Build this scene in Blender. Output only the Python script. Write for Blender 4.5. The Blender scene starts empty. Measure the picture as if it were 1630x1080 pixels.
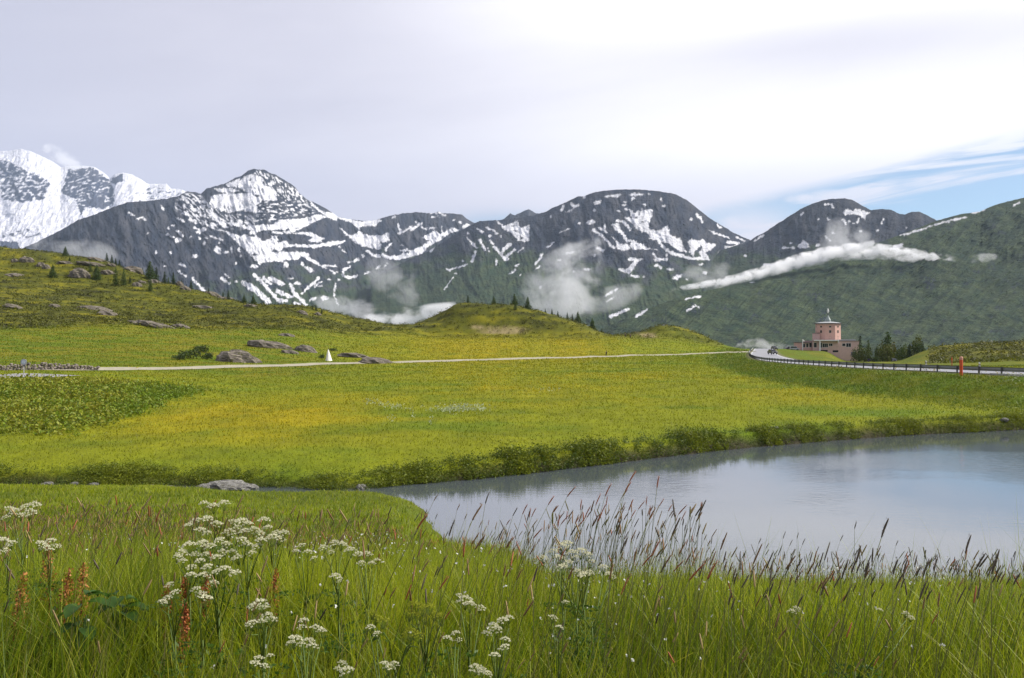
import bpy, bmesh, math, random
import numpy as np
from mathutils import Vector, Matrix
R = math.radians
rng = np.random.default_rng(7)
random.seed(7)
scene = bpy.context.scene
COL = scene.collection

# ------------------------------------------------------------------ camera
HAZE = 2.3e-5; F = 1450.0; CX = 815.0; HZ = 535.0; EYE = 7.0        # focal length and horizon of the photograph in its own pixels
cam = bpy.data.cameras.new('camera'); camo = bpy.data.objects.new('camera', cam); COL.objects.link(camo)
camo.location = (0, 0, EYE); camo.rotation_euler = (R(90), 0, 0)
cam.sensor_width = 36; cam.lens = 36 * F / 1630; cam.shift_y = -(540 - HZ) / 1630
cam.clip_start = 0.05; cam.clip_end = 60000
scene.camera = camo

# ------------------------------------------------------------------ render settings
scene.render.engine = 'CYCLES'
scene.cycles.use_denoising = True
scene.cycles.max_bounces = 12; scene.cycles.diffuse_bounces = 2; scene.cycles.glossy_bounces = 3
scene.cycles.transmission_bounces = 4; scene.cycles.volume_bounces = 8; scene.cycles.transparent_max_bounces = 8
scene.view_settings.view_transform = 'Standard'; scene.view_settings.look = 'None'
scene.view_settings.exposure = EXPOSURE = 0.45; scene.view_settings.gamma = 1

# ------------------------------------------------------------------ sun and sky
SUN_DIR = Vector((0.78, 0.12, 0.62)).normalized()
sun = bpy.data.lights.new('sun', 'SUN'); suno = bpy.data.objects.new('sun', sun); COL.objects.link(suno)
sun.energy = 4.8; sun.angle = R(12); sun.color = (1.0, 0.95, 0.87)
suno.rotation_euler = (-SUN_DIR).to_track_quat('-Z', 'Y').to_euler()

def node(nt, kind, **kw):
    n = nt.nodes.new(kind)
    for k, v in kw.items():
        if k.startswith('i_'):
            key = k[2:]
            n.inputs[int(key) if key.isdigit() else key].default_value = v
        else: setattr(n, k, v)
    return n

def mathn(nt, op, a, b=None, c=None, clamp=False):
    n = nt.nodes.new('ShaderNodeMath'); n.operation = op; n.use_clamp = clamp
    for i, v in enumerate((a, b, c)):
        if v is None: continue
        if isinstance(v, (int, float)): n.inputs[i].default_value = v
        else: nt.links.new(v, n.inputs[i])
    return n.outputs[0]

def sstep(nt, a, b, x):
    n = nt.nodes.new('ShaderNodeMapRange'); n.interpolation_type = 'SMOOTHSTEP'
    n.inputs['From Min'].default_value = a; n.inputs['From Max'].default_value = b
    if isinstance(x, (int, float)): n.inputs['Value'].default_value = x
    else: nt.links.new(x, n.inputs['Value'])
    return n.outputs[0]

def mixc(nt, f, a, b, mode='MIX'):
    n = nt.nodes.new('ShaderNodeMix'); n.data_type = 'RGBA'; n.blend_type = mode
    for i, v in ((0, f), (6, a), (7, b)):
        if isinstance(v, (int, float)): n.inputs[i].default_value = v
        elif isinstance(v, tuple): n.inputs[i].default_value = v if len(v) == 4 else (*v, 1)
        else: nt.links.new(v, n.inputs[i])
    return n.outputs[2]

world = bpy.data.worlds.new('World'); scene.world = world; world.use_nodes = True
def build_sky():
    nt = world.node_tree; nt.nodes.clear(); L = nt.links
    K = 0.1                                            # background strength
    out = nt.nodes.new('ShaderNodeOutputWorld'); bg = nt.nodes.new('ShaderNodeBackground'); bg.inputs[1].default_value = K
    L.new(bg.outputs[0], out.inputs[0])
    sky = nt.nodes.new('ShaderNodeTexSky'); sky.sky_type = 'NISHITA'; sky.sun_disc = False
    sky.sun_elevation = math.asin(SUN_DIR.z); sky.sun_rotation = math.atan2(SUN_DIR.x, SUN_DIR.y)
    sky.altitude = 2000; sky.air_density = 1.0; sky.dust_density = 0.6
    tc = nt.nodes.new('ShaderNodeTexCoord'); sep = nt.nodes.new('ShaderNodeSeparateXYZ'); L.new(tc.outputs['Generated'], sep.inputs[0])
    x, y, z = sep.outputs
    az = mathn(nt, 'ARCTAN2', x, y); el = mathn(nt, 'ARCSINE', z)
    # slanted, streaky cloud noise laid over the dome
    el2 = mathn(nt, 'MULTIPLY_ADD', az, -0.10, el)
    cb = nt.nodes.new('ShaderNodeCombineXYZ'); L.new(mathn(nt, 'MULTIPLY', az, 1.6), cb.inputs[0]); L.new(mathn(nt, 'MULTIPLY', el2, 7.0), cb.inputs[1])
    n1 = node(nt, 'ShaderNodeTexNoise', i_Scale=1.3, i_Detail=5.0, i_Roughness=0.5, i_Distortion=0.3); L.new(cb.outputs[0], n1.inputs['Vector'])
    cb2 = nt.nodes.new('ShaderNodeCombineXYZ'); L.new(mathn(nt, 'MULTIPLY', az, 4.0), cb2.inputs[0]); L.new(mathn(nt, 'MULTIPLY', el2, 34.0), cb2.inputs[1])
    n2 = node(nt, 'ShaderNodeTexNoise', i_Scale=1.3, i_Detail=6.0, i_Roughness=0.55, i_Distortion=0.8); L.new(cb2.outputs[0], n2.inputs['Vector'])
    # thick bright part of the cloud deck (the sun stands behind it) and the grey veil around it
    def lobe(a0, e0, sa, se):
        da = mathn(nt, 'MULTIPLY', mathn(nt, 'SUBTRACT', az, a0), 1 / sa); de = mathn(nt, 'MULTIPLY', mathn(nt, 'SUBTRACT', el, e0), 1 / se)
        r2 = mathn(nt, 'ADD', mathn(nt, 'MULTIPLY', da, da), mathn(nt, 'MULTIPLY', de, de))
        return mathn(nt, 'EXPONENT', mathn(nt, 'MULTIPLY', r2, -1.0))
    b1 = lobe(0.14, 0.36, 0.30, 0.13); b2 = lobe(0.60, 0.36, 0.30, 0.11); b3 = lobe(0.42, 0.205, 0.42, 0.045)
    B = mathn(nt, 'ADD', mathn(nt, 'MULTIPLY', b1, 0.62), mathn(nt, 'MULTIPLY', b2, 0.8))
    B = mathn(nt, 'ADD', B, mathn(nt, 'MULTIPLY', b3, 0.55))
    B = mathn(nt, 'ADD', B, mathn(nt, 'MULTIPLY', mathn(nt, 'SUBTRACT', n1.outputs[0], 0.5), 0.55))
    B = mathn(nt, 'ADD', B, mathn(nt, 'MULTIPLY', mathn(nt, 'SUBTRACT', n2.outputs[0], 0.5), 0.10))
    B = mathn(nt, 'ADD', B, mathn(nt, 'MULTIPLY', sstep(nt, -0.30, 0.30, az), 0.30))
    B = mathn(nt, 'SUBTRACT', B, mathn(nt, 'MULTIPLY', lobe(0.38, 0.295, 0.26, 0.03), 0.45))
    B = mathn(nt, 'ADD', B, 0.08)
    ramp = nt.nodes.new('ShaderNodeValToRGB'); L.new(B, ramp.inputs[0])
    cr = ramp.color_ramp; cr.elements[0].position = 0.0; cr.elements[0].color = (0.445, 0.44, 0.53, 1)
    cr.elements[1].position = 1.0; cr.elements[1].color = (0.90, 0.875, 0.885, 1)
    e = cr.elements.new(0.45); e.color = (0.635, 0.62, 0.69, 1)
    left = sstep(nt, -0.30, -0.62, az)
    c = mixc(nt, mathn(nt, 'MULTIPLY', left, 0.45), ramp.outputs[0], (0.395, 0.41, 0.52))
    scl = mixc(nt, 1.0, c, (1 / K, 1 / K, 1 / K), 'MULTIPLY')
    # the clear gap low on the right, under the edge of the cloud deck
    edge = mathn(nt, 'MULTIPLY_ADD', mathn(nt, 'SUBTRACT', az, 0.19), 0.19, 0.137)
    dd = mathn(nt, 'SUBTRACT', edge, el)
    dd = mathn(nt, 'ADD', dd, mathn(nt, 'MULTIPLY', mathn(nt, 'SUBTRACT', n2.outputs[0], 0.5), 0.035))
    hole = mathn(nt, 'MULTIPLY', sstep(nt, -0.002, 0.016, dd), sstep(nt, 0.155, 0.215, az))
    streak = sstep(nt, 0.46, 0.60, n2.outputs[0])
    hole = mathn(nt, 'MULTIPLY', hole, mathn(nt, 'MULTIPLY_ADD', streak, -0.85, 1.0))
    lowc = mathn(nt, 'MULTIPLY', lobe(0.255, 0.115, 0.05, 0.022), 0.85)
    hole = mathn(nt, 'MULTIPLY', hole, mathn(nt, 'SUBTRACT', 1.0, lowc))
    sliver = mathn(nt, 'MULTIPLY', lobe(-0.01, 0.123, 0.055, 0.012), 0.7)
    hole = mathn(nt, 'MAXIMUM', hole, sliver)
    blue = mixc(nt, 1.0, sky.outputs[0], (0.80, 0.88, 0.90), 'MULTIPLY')
    fin = mixc(nt, hole, scl, blue)
    L.new(fin, bg.inputs[0])
build_sky()

# ------------------------------------------------------------------ numpy noise
def _hash(ix, iy, s):
    h = (ix.astype(np.int64) * 374761393 + iy.astype(np.int64) * 668265263 + s * 974634777) & 0xffffffff
    h = ((h ^ (h >> 13)) * 1274126177) & 0xffffffff
    return (h ^ (h >> 16)) & 0xffffffff
def perlin(x, y, s=0):
    x = np.asarray(x, float); y = np.asarray(y, float)
    x0 = np.floor(x); y0 = np.floor(y); fx = x - x0; fy = y - y0
    u = fx ** 3 * (fx * (fx * 6 - 15) + 10); v = fy ** 3 * (fy * (fy * 6 - 15) + 10)
    def g(dx, dy):
        a = _hash(x0 + dx, y0 + dy, s) * (2 * np.pi / 4294967296.0)
        return np.cos(a) * (fx - dx) + np.sin(a) * (fy - dy)
    return 1.45 * ((g(0, 0) * (1 - u) + g(1, 0) * u) * (1 - v) + (g(0, 1) * (1 - u) + g(1, 1) * u) * v)
def fbm(x, y, s=0, o=4, lac=2.03, gain=0.5):
    t = 0; a = 1; n = 0
    for i in range(o):
        t = t + a * perlin(x, y, s + i * 17); n += a; a *= gain; x = x * lac + 3.1; y = y * lac + 1.7
    return t / n
def ridged(x, y, s=0, o=4):
    t = 0; a = 1; n = 0
    for i in range(o):
        t = t + a * (1 - 2 * np.abs(perlin(x, y, s + i * 13))); n += a; a *= 0.5; x = x * 2.1 + 5.2; y = y * 2.1 + 1.3
    return t / n
def ss(a, b, x):
    t = np.clip((x - a) / (b - a), 0, 1); return t * t * (3 - 2 * t)
def lerp(a, b, t): return a + (b - a) * t
def lin(c): 
    c = np.asarray(c, float) / 255.0
    return np.where(c <= 0.04045, c / 12.92, ((c + 0.055) / 1.055) ** 2.4)

# ------------------------------------------------------------------ mesh + object helpers
def raw_mesh(name, verts, faces, col=None, smooth=True, fcol=None):
    """verts (N,3), faces (M,k) array of one polygon size, or list of such arrays"""
    me = bpy.data.meshes.new(name)
    verts = np.asarray(verts, np.float32)
    fl = faces if isinstance(faces, list) else [faces]
    fl = [np.asarray(f, np.int32) for f in fl if len(f)]
    loops = np.concatenate([f.ravel() for f in fl]); tot = np.concatenate([np.full(len(f), f.shape[1], np.int32) for f in fl])
    start = np.concatenate([[0], np.cumsum(tot)[:-1]]).astype(np.int32)
    me.vertices.add(len(verts)); me.vertices.foreach_set('co', verts.ravel())
    me.loops.add(len(loops)); me.loops.foreach_set('vertex_index', loops)
    me.polygons.add(len(tot)); me.polygons.foreach_set('loop_start', start); me.polygons.foreach_set('loop_total', tot)
    me.polygons.foreach_set('use_smooth', np.full(len(tot), bool(smooth)))
    me.update(calc_edges=True); me.validate()
    if col is not None:
        a = me.attributes.new('Col', 'FLOAT_COLOR', 'POINT')
        c = np.ones((len(verts), 4), np.float32); c[:, :3] = np.clip(col, 0, 1); a.data.foreach_set('color', c.ravel())
    return me
def grid_faces(nr, nc):
    i = np.arange(nr * nc).reshape(nr, nc)
    return np.stack([i[:-1, :-1], i[:-1, 1:], i[1:, 1:], i[1:, :-1]], -1).reshape(-1, 4)
def link(name, me, mat=None, parent=None, loc=None, rot=None, scale=None):
    o = bpy.data.objects.new(name, me); COL.objects.link(o)
    if mat is not None and me is not None and not me.materials: me.materials.append(mat)
    if parent is not None: o.parent = parent
    if loc is not None: o.location = loc
    if rot is not None: o.rotation_euler = rot
    if scale is not None: o.scale = scale
    return o
def empty(name, loc=(0, 0, 0), rz=0.0):
    o = bpy.data.objects.new(name, None); COL.objects.link(o); o.location = loc; o.rotation_euler = (0, 0, rz); o.empty_display_size = 0.2
    return o
def tag(o, label=None, cat=None, group=None, kind=None):
    if label: o['label'] = label
    if cat: o['category'] = cat
    if group: o['group'] = group
    if kind: o['kind'] = kind
    return o
def copy_tree(o, parent=None):
    c = o.copy(); COL.objects.link(c)
    if parent is not None: c.parent = parent
    for ch in list(o.children): copy_tree(ch, c)
    return c
class MB:
    """collects shapes, then makes one mesh object"""
    def __init__(s): s.v = []; s.f = []; s.n = 0
    def add(s, v, f):
        s.v.append(np.asarray(v, float)); s.f += [tuple(int(i) + s.n for i in q) for q in f]; s.n += len(v); return s
    def box(s, x0, x1, y0, y1, z0, z1, M=None):
        v = [(x, y, z) for z in (z0, z1) for y in (y0, y1) for x in (x0, x1)]
        f = [(0, 2, 3, 1), (4, 5, 7, 6), (0, 1, 5, 4), (2, 6, 7, 3), (0, 4, 6, 2), (1, 3, 7, 5)]
        if M is not None: v = [tuple(M @ Vector(p)) for p in v]
        return s.add(v, f)
    def lathe(s, prof, n=12, M=None, cap=True):
        v = []; f = []
        for (r, z) in prof:
            for k in range(n):
                a = 2 * math.pi * k / n; v.append((r * math.cos(a), r * math.sin(a), z))
        for i in range(len(prof) - 1):
            for k in range(n):
                f.append((i * n + k, i * n + (k + 1) % n, (i + 1) * n + (k + 1) % n, (i + 1) * n + k))
        if cap: f.append(tuple(range(n))[::-1]); f.append(tuple((len(prof) - 1) * n + k for k in range(n)))
        if M is not None: v = [tuple(M @ Vector(p)) for p in v]
        return s.add(v, f)
    def tube(s, pts, rad, n=6, cap=True):
        pts = [Vector(p) for p in pts]; v = []; f = []
        for i, p in enumerate(pts):
            t = (pts[min(i + 1, len(pts) - 1)] - pts[max(i - 1, 0)]).normalized()
            a = t.orthogonal().normalized() if i == 0 else (a - t * a.dot(t)).normalized()
            b = t.cross(a); r = rad[i] if hasattr(rad, '__len__') else rad
            for k in range(n):
                q = 2 * math.pi * k / n; v.append(tuple(p + a * (r * math.cos(q)) + b * (r * math.sin(q))))
        for i in range(len(pts) - 1):
            for k in range(n): f.append((i * n + k, i * n + (k + 1) % n, (i + 1) * n + (k + 1) % n, (i + 1) * n + k))
        if cap: f.append(tuple(range(n))[::-1]); f.append(tuple((len(pts) - 1) * n + k for k in range(n)))
        return s.add(v, f)
    def prism(s, poly, y0, y1, M=None):
        """polygon in x,z pushed along y"""
        n = len(poly); v = [(x, y0, z) for x, z in poly] + [(x, y1, z) for x, z in poly]
        f = [tuple(range(n)), tuple(range(n, 2 * n))[::-1]] + [(i, n + i, n + (i + 1) % n, (i + 1) % n) for i in range(n)]
        if M is not None: v = [tuple(M @ Vector(p)) for p in v]
        return s.add(v, f)
    def mesh(s, name, mat=None, bevel=0, smooth=False):
        me = bpy.data.meshes.new(name); me.from_pydata(np.concatenate(s.v).tolist(), [], s.f)
        bm = bmesh.new(); bm.from_mesh(me); bmesh.ops.recalc_face_normals(bm, faces=bm.faces)
        if bevel: bmesh.ops.bevel(bm, geom=bm.edges[:], offset=bevel, segments=2, affect='EDGES', clamp_overlap=True)
        bm.to_mesh(me); bm.free()
        if smooth: me.polygons.foreach_set('use_smooth', [True] * len(me.polygons))
        if mat: me.materials.append(mat)
        return me
    def build(s, name, mat, parent=None, **k): return link(name, s.mesh(name, mat, **k), None, parent)

# ------------------------------------------------------------------ materials
def new_mat(name):
    m = bpy.data.materials.new(name); m.use_nodes = True; nt = m.node_tree
    return m, nt, nt.nodes['Principled BSDF'], nt.nodes['Material Output']
def plain(name, c, rough=0.6, spec=0.3, metal=0.0, var=0.18, scale=6.0, bump=0.0):
    m, nt, p, o = new_mat(name); L = nt.links
    tc = nt.nodes.new('ShaderNodeTexCoord')
    n = node(nt, 'ShaderNodeTexNoise', i_Scale=scale, i_Detail=5.0, i_Roughness=0.6); L.new(tc.outputs['Object'], n.inputs['Vector'])
    k = mathn(nt, 'MULTIPLY_ADD', mathn(nt, 'SUBTRACT', n.outputs[0], 0.5), 2 * var * 1.6, 1.0)
    cc = mixc(nt, 1.0, (*c, 1), (1, 1, 1), 'MULTIPLY'); mul = nt.nodes.new('ShaderNodeVectorMath'); mul.operation = 'SCALE'
    L.new(cc, mul.inputs[0]); L.new(k, mul.inputs['Scale']); L.new(mul.outputs[0], p.inputs['Base Color'])
    p.inputs['Roughness'].default_value = rough; p.inputs['Specular IOR Level'].default_value = spec; p.inputs['Metallic'].default_value = metal
    if bump:
        b = nt.nodes.new('ShaderNodeBump'); b.inputs['Strength'].default_value = bump; b.inputs['Distance'].default_value = 0.05
        L.new(n.outputs[0], b.inputs['Height']); L.new(b.outputs[0], p.inputs['Normal'])
    return m
def leafy(name, trans=0.35, rough=0.55, spec=0.25, tint=(1, 1, 1)):
    """leaf or grass: colour of its own per blade ('Col'), some light passing through"""
    m, nt, p, o = new_mat(name); L = nt.links
    at = nt.nodes.new('ShaderNodeAttribute'); at.attribute_name = 'Col'
    c = mixc(nt, 1.0, at.outputs['Color'], (*tint, 1), 'MULTIPLY')
    L.new(c, p.inputs['Base Color']); p.inputs['Roughness'].default_value = rough; p.inputs['Specular IOR Level'].default_value = spec
    t = nt.nodes.new('ShaderNodeBsdfTranslucent'); L.new(c, t.inputs[0])
    mx = nt.nodes.new('ShaderNodeMixShader'); mx.inputs[0].default_value = trans
    L.new(p.outputs[0], mx.inputs[1]); L.new(t.outputs[0], mx.inputs[2]); L.new(mx.outputs[0], o.inputs[0])
    return m
def ground_mat(name, scales, amt=0.35, bump=0.6, bdist=0.25, rough=0.9, stretch=(1, 1, 1)):
    """vertex colour broken up by noise of several sizes, with relief of the same sizes"""
    m, nt, p, o = new_mat(name); L = nt.links
    at = nt.nodes.new('ShaderNodeAttribute'); at.attribute_name = 'Col'
    geo = nt.nodes.new('ShaderNodeNewGeometry'); mp = nt.nodes.new('ShaderNodeMapping'); mp.inputs['Scale'].default_value = stretch
    L.new(geo.outputs['Position'], mp.inputs[0])
    tot = None
    for i, s in enumerate(scales):
        n = node(nt, 'ShaderNodeTexNoise', i_Scale=s, i_Detail=5.0, i_Roughness=0.65); L.new(mp.outputs[0], n.inputs['Vector'])
        v = mathn(nt, 'SUBTRACT', n.outputs[0], 0.5)
        tot = v if tot is None else mathn(nt, 'ADD', tot, v)
    k = mathn(nt, 'MAXIMUM', mathn(nt, 'MULTIPLY_ADD', tot, 2 * amt, 1.0), 0.25)
    mul = nt.nodes.new('ShaderNodeVectorMath'); mul.operation = 'SCALE'; L.new(at.outputs['Color'], mul.inputs[0]); L.new(k, mul.inputs['Scale'])
    L.new(mul.outputs[0], p.inputs['Base Color']); p.inputs['Roughness'].default_value = rough; p.inputs['Specular IOR Level'].default_value = 0.1
    b = nt.nodes.new('ShaderNodeBump'); b.inputs['Strength'].default_value = bump; b.inputs['Distance'].default_value = bdist
    L.new(tot, b.inputs['Height']); L.new(b.outputs[0], p.inputs['Normal'])
    return m
# ================================================================== MOUNTAINS
# snow traced from the photograph: per zoom window (origin, scale) -> polygons, strokes (points, width) and spots
SNOW = {k: [] for k in 'ABDEF'}
HOLES = {k: [] for k in 'ABDEF'}
def tr(key, o, sc, polys=(), strokes=(), spots=(), to=None):
    d = (to or SNOW)[key]; f = lambda q: (o[0] + q[0] / sc, o[1] + q[1] / sc)
    for p in polys: d.append(('p', [f(q) for q in p]))
    for p, w in strokes: d.append(('s', [f(q) for q in p], w / sc / 2))
    for s in spots: d.append(('e', *f(s[:2]), s[2] / sc, s[3] / sc, math.radians(s[4] if len(s) > 4 else 0)))
Z2, Z3, Z4, Z5, Z6, Z7, Z8 = (200, 260), (400, 320), (600, 320), (840, 290), (1000, 320), (1180, 300), (1390, 300)
tr('B', Z2, 6, [[(820,320),(880,300),(1000,300),(1180,290),(1280,320),(1300,360),(1240,400),(1280,450),(1240,470),(1100,450),(1000,470),(900,450),(800,400)],
  [(1060,190),(1140,130),(1200,110),(1300,130),(1320,200),(1440,270),(1440,360),(1330,370),(1280,310),(1180,290),(1080,230)],
  [(960,200),(1080,150),(1060,230),(980,220)],[(850,245),(1000,240),(1080,260),(990,290),(900,275)],
  [(700,570),(760,580),(830,630),(930,640),(1000,690),(1080,770),(1180,860),(1280,960),(1330,945),(1450,930),(1450,700),(1300,690),(1200,680),(1100,700),(1020,680),(960,650),(880,640),(820,610),(760,575)],
  [(960,570),(1050,600),(1200,640),(1450,630),(1450,590),(1300,590),(1230,620),(1100,590),(1000,560)],
  [(770,440),(830,450),(870,520),(940,560),(980,620),(940,610),(870,560),(800,500)]],
  [([(650,610),(720,650)],16),([(400,680),(450,710)],18),([(495,650),(545,690)],22),([(480,520),(560,555)],12),([(820,700),(930,735)],14),([(330,400),(360,440)],12),([(560,460),(680,580)],12),([(620,420),(720,470)],10),([(640,340),(700,370)],14),([(660,430),(700,450)],12),([(540,330),(600,380)],16),([(690,350),(760,380)],14)],
  [(500,735,30,26),(745,635,25,18),(880,830,28,40,-35),(660,890,25,18),(540,975,32,14,25),(1010,830,12,28),(960,850,30,10),(1080,830,14,20),(1220,985,35,12),(1100,890,8,12),(450,595,20,10),(1055,955,10,12),(290,855,12,18),(215,670,10,9),(60,490,30,8,35),(140,525,35,8,-15),(185,540,18,10,20),(700,660,30,14),(890,760,12,8),(705,715,14,10),(765,715,14,8),(750,765,10,16),(620,700,10,10),(430,860,10,14),(410,620,10,8),(300,110,10,5)])
tr('B', (200, 400), 6.79, [], [([(725,300),(790,365),(855,435)],26),([(560,210),(650,270)],14),([(1040,290),(1120,345)],22),([(1085,260),(1120,285)],16),([(1270,340),(1400,410),(1540,545)],50)], [(612,152,34,16,30),(1195,325,20,12),(420,165,8,8),(1195,128,12,8)])
tr('B', Z3, 6, [[(-10,230),(200,260),(230,200),(300,180),(500,170),(640,130),(720,150),(620,190),(480,260),(350,310),(180,310),(200,350),(180,380),(50,360),(-10,350)],
  [(-10,350),(180,380),(260,400),(330,380),(360,420),(640,420),(740,390),(900,380),(860,410),(700,430),(620,450),(430,430),(300,450),(260,490),(420,490),(540,500),(560,540),(640,600),(560,580),(480,520),(440,560),(320,560),(300,580),(150,570),(130,590),(80,560),(-10,520)],
  [(360,310),(560,300),(600,320),(720,350),(640,400),(550,380),(600,340),(440,310)],
  [(820,160),(940,170),(1000,200),(1060,200),(1200,180),(1240,190),(1180,240),(1060,240),(1030,270),(960,210)],
  [(820,240),(880,290),(960,340),(1030,290),(1080,320),(1160,340),(1240,330),(1310,310),(1320,380),(1240,400),(1240,460),(1160,450),(1060,430),(980,380),(900,320)],
  [(560,0),(620,60),(700,110),(780,110),(830,150),(820,190),(740,160),(640,90),(580,40)]],
  [([(480,600),(570,680)],18),([(560,560),(660,620),(720,640)],14),([(560,640),(600,670)],10),([(700,620),(810,620)],16),([(750,660),(800,690)],10),([(930,590),(1020,560)],18),([(940,630),(880,660),(870,710),(940,740),(1010,715)],20),([(1190,650),(1230,620)],16),([(1270,630),(1300,605)],12),([(1090,690),(1140,675)],10),([(1110,480),(1150,520),(1220,530)],25),([(1250,520),(1320,540),(1440,530)],20),
   ([(20,520),(80,600)],18),([(30,710),(110,780),(180,860),(270,960)],30),([(-10,830),(60,870),(160,960)],50),([(120,740),(180,790)],30),([(180,740),(290,790)],42),([(250,860),(380,920)],35),([(270,940),(330,960)],26),([(380,800),(400,870),(520,990)],34),([(420,975),(500,1005)],20),([(640,740),(480,885)],22),([(670,770),(610,820)],14),([(690,800),(650,820)],10),([(350,740),(400,740)],12),([(560,950),(610,930)],22),([(805,790),(790,900),(830,1000)],12),([(650,430),(860,400)],24),([(840,440),(910,500)],8)],
  [(330,610,22,30),(30,625,34,14),(440,790,34,14),(1070,525,12,14),(740,750,18,8),(840,755,16,8),(820,680,8,8),(700,930,36,22)])
tr('B', Z4, 6, [[(440,350),(480,330),(560,290),(610,320),(700,270),(740,260),(780,280),(720,300),(640,350),(560,400),(480,440),(430,500),(300,540),(210,560),(80,550),(40,510),(130,540),(220,520),(260,490),(220,470),(260,470),(330,480),(420,440),(480,410),(500,370)]],
  [([(140,405),(80,470)],16),([(200,230),(230,290),(210,310)],18),([(380,200),(270,290),(210,320)],12),([(420,220),(330,280)],26),([(430,250),(470,270)],16),([(620,240),(625,300)],10),([(230,420),(290,460)],10),([(510,60),(600,160)],10),([(590,110),(650,140)],14)],[(850,240,36,18,-25),(540,155,20,8),(530,262,28,10),(795,205,18,8),(740,185,14,8),(170,150,8,14),(150,160,8,10),(520,120,14,6)])
tr('D', Z4, 6, [[(1140,190),(1200,240),(1260,230),(1340,190),(1360,260),(1420,250),(1450,230),(1450,380),(1400,390),(1340,370),(1300,320),(1220,270)]],
  [([(590,395),(515,485)],12),([(960,270),(1010,300)],20),([(1050,260),(1110,280),(1150,310)],18),([(980,380),(1000,400),(1030,470)],24),([(1060,450),(1070,490)],12),([(1080,380),(1110,410)],16),([(910,410),(960,450)],24),([(940,490),(910,570)],24),([(830,330),(900,390)],8),([(1120,440),(1190,510),(1230,560)],24),([(1200,480),(1270,410)],30),([(1230,540),(1310,470)],22),([(1240,560),(1280,540)],16),([(1140,560),(1140,610)],14),([(1360,605),(1330,625)],10),([(1325,660),(1265,695)],12),([(1410,445),(1345,495)],8),([(660,650),(690,665)],12),([(700,660),(760,635)],12),([(780,640),(860,605)],12),([(740,720),(640,850)],5)],[(820,575,10,8),(755,690,8,6),(1370,712,8,6),(1185,345,10,10),(870,310,10,8),(1080,335,16,12)])
tr('D', Z5, 6, [[(930,340),(1000,350),(970,260),(1020,300),(1060,270),(1090,300),(1090,250),(1110,270),(1190,265),(1190,310),(1160,390),(1150,450),(1090,470),(1040,450),(1010,400),(960,370)],
  [(1090,460),(1150,450),(1190,470),(1260,480),(1290,450),(1330,420),(1350,470),(1360,530),(1450,540),(1450,640),(1400,620),(1340,580),(1290,570),(1250,560),(1160,540),(1180,510)],
  [(800,400),(860,400),(900,470),(950,550),(1010,560),(1120,610),(1160,640),(1000,640),(970,600),(940,560),(880,480),(830,450)],[(800,520),(850,570),(900,600),(970,590),(970,640),(900,655),(850,630),(850,580)]],
  [([(620,455),(720,520),(790,600),(820,630)],20),([(690,440),(750,480)],20),([(740,410),(735,440)],16),([(850,370),(910,375),(980,450)],22),([(670,635),(720,660)],24),([(420,210),(450,240),(480,220)],20),([(440,255),(360,290)],14),([(340,225),(320,275)],18),([(130,700),(75,790)],22),([(120,805),(80,825)],10),([(250,580),(190,630)],8),([(400,445),(310,485)],6),([(440,665),(370,680)],16),([(960,740),(1100,735)],22),([(1040,750),(960,860)],42),([(890,840),(950,865)],26),([(1200,680),(1240,740)],14),([(1220,745),(1330,740)],22),([(1240,800),(1270,820)],16),([(855,1020),(740,1080)],10),([(1160,640),(1240,650)],10)],
  [(600,385,42,22),(640,270,12,12),(670,195,34,18,-20),(760,140,24,10),(840,130,46,16),(1040,120,70,13),(1000,160,14,16),(1160,115,14,8),(930,190,18,8),(915,220,16,7),(1115,215,22,12),(1275,165,14,9),(1300,230,14,10),(870,275,20,8),(490,395,12,14),(300,745,20,10),(570,835,38,12),(445,855,14,6),(125,1005,14,8),(640,700,12,14),(1020,900,45,11),(1110,905,10,5),(1360,835,28,10),(1330,700,12,10),(1420,910,40,14,-20),(545,150,12,8),(940,260,16,10),(220,330,8,16)])
tr('D', Z6, 6, [[(200,280),(300,290),(365,240),(395,330),(500,370),(520,440),(560,490),(500,480),(430,430),(350,380),(280,375),(200,340)],
  [(570,390),(610,365),(650,385),(720,370),(740,400),(835,420),(800,460),(740,490),(760,540),(700,540),(680,490),(720,450),(700,420),(640,470),(620,530),(580,480),(600,450)]],
  [([(300,390),(330,440),(400,490),(480,520),(600,550),(780,555)],26),([(650,130),(700,170),(710,205)],20),([(850,230),(880,255)],16),([(780,285),(860,320),(960,355)],16),([(1030,345),(1110,385)],14),([(950,390),(1050,405)],24),([(930,445),(1060,430),(1180,400),(1260,360),(1340,320)],20),([(1010,490),(1080,460)],14),([(980,455),(1030,490)],12)],
  [(560,750,10,8),(470,730,45,16,-25),(735,690,28,14),(970,710,32,11,-15),(1340,605,50,11),(1125,520,14,10),(865,510,8,18),(895,495,8,16),(950,515,30,8),(700,605,20,8),(270,620,22,16),(400,655,30,9),(65,720,45,11),(600,175,10,12)])
tr('D', (800, 280), 3.857, [], [([(700,700),(630,740)],9),([(680,750),(640,770)],9),([(660,865),(770,820)],16),([(820,865),(885,825)],14)])
tr('F', (800, 280), 3.857, [], [([(660,865),(770,820)],16),([(820,865),(885,825)],14)])
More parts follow.
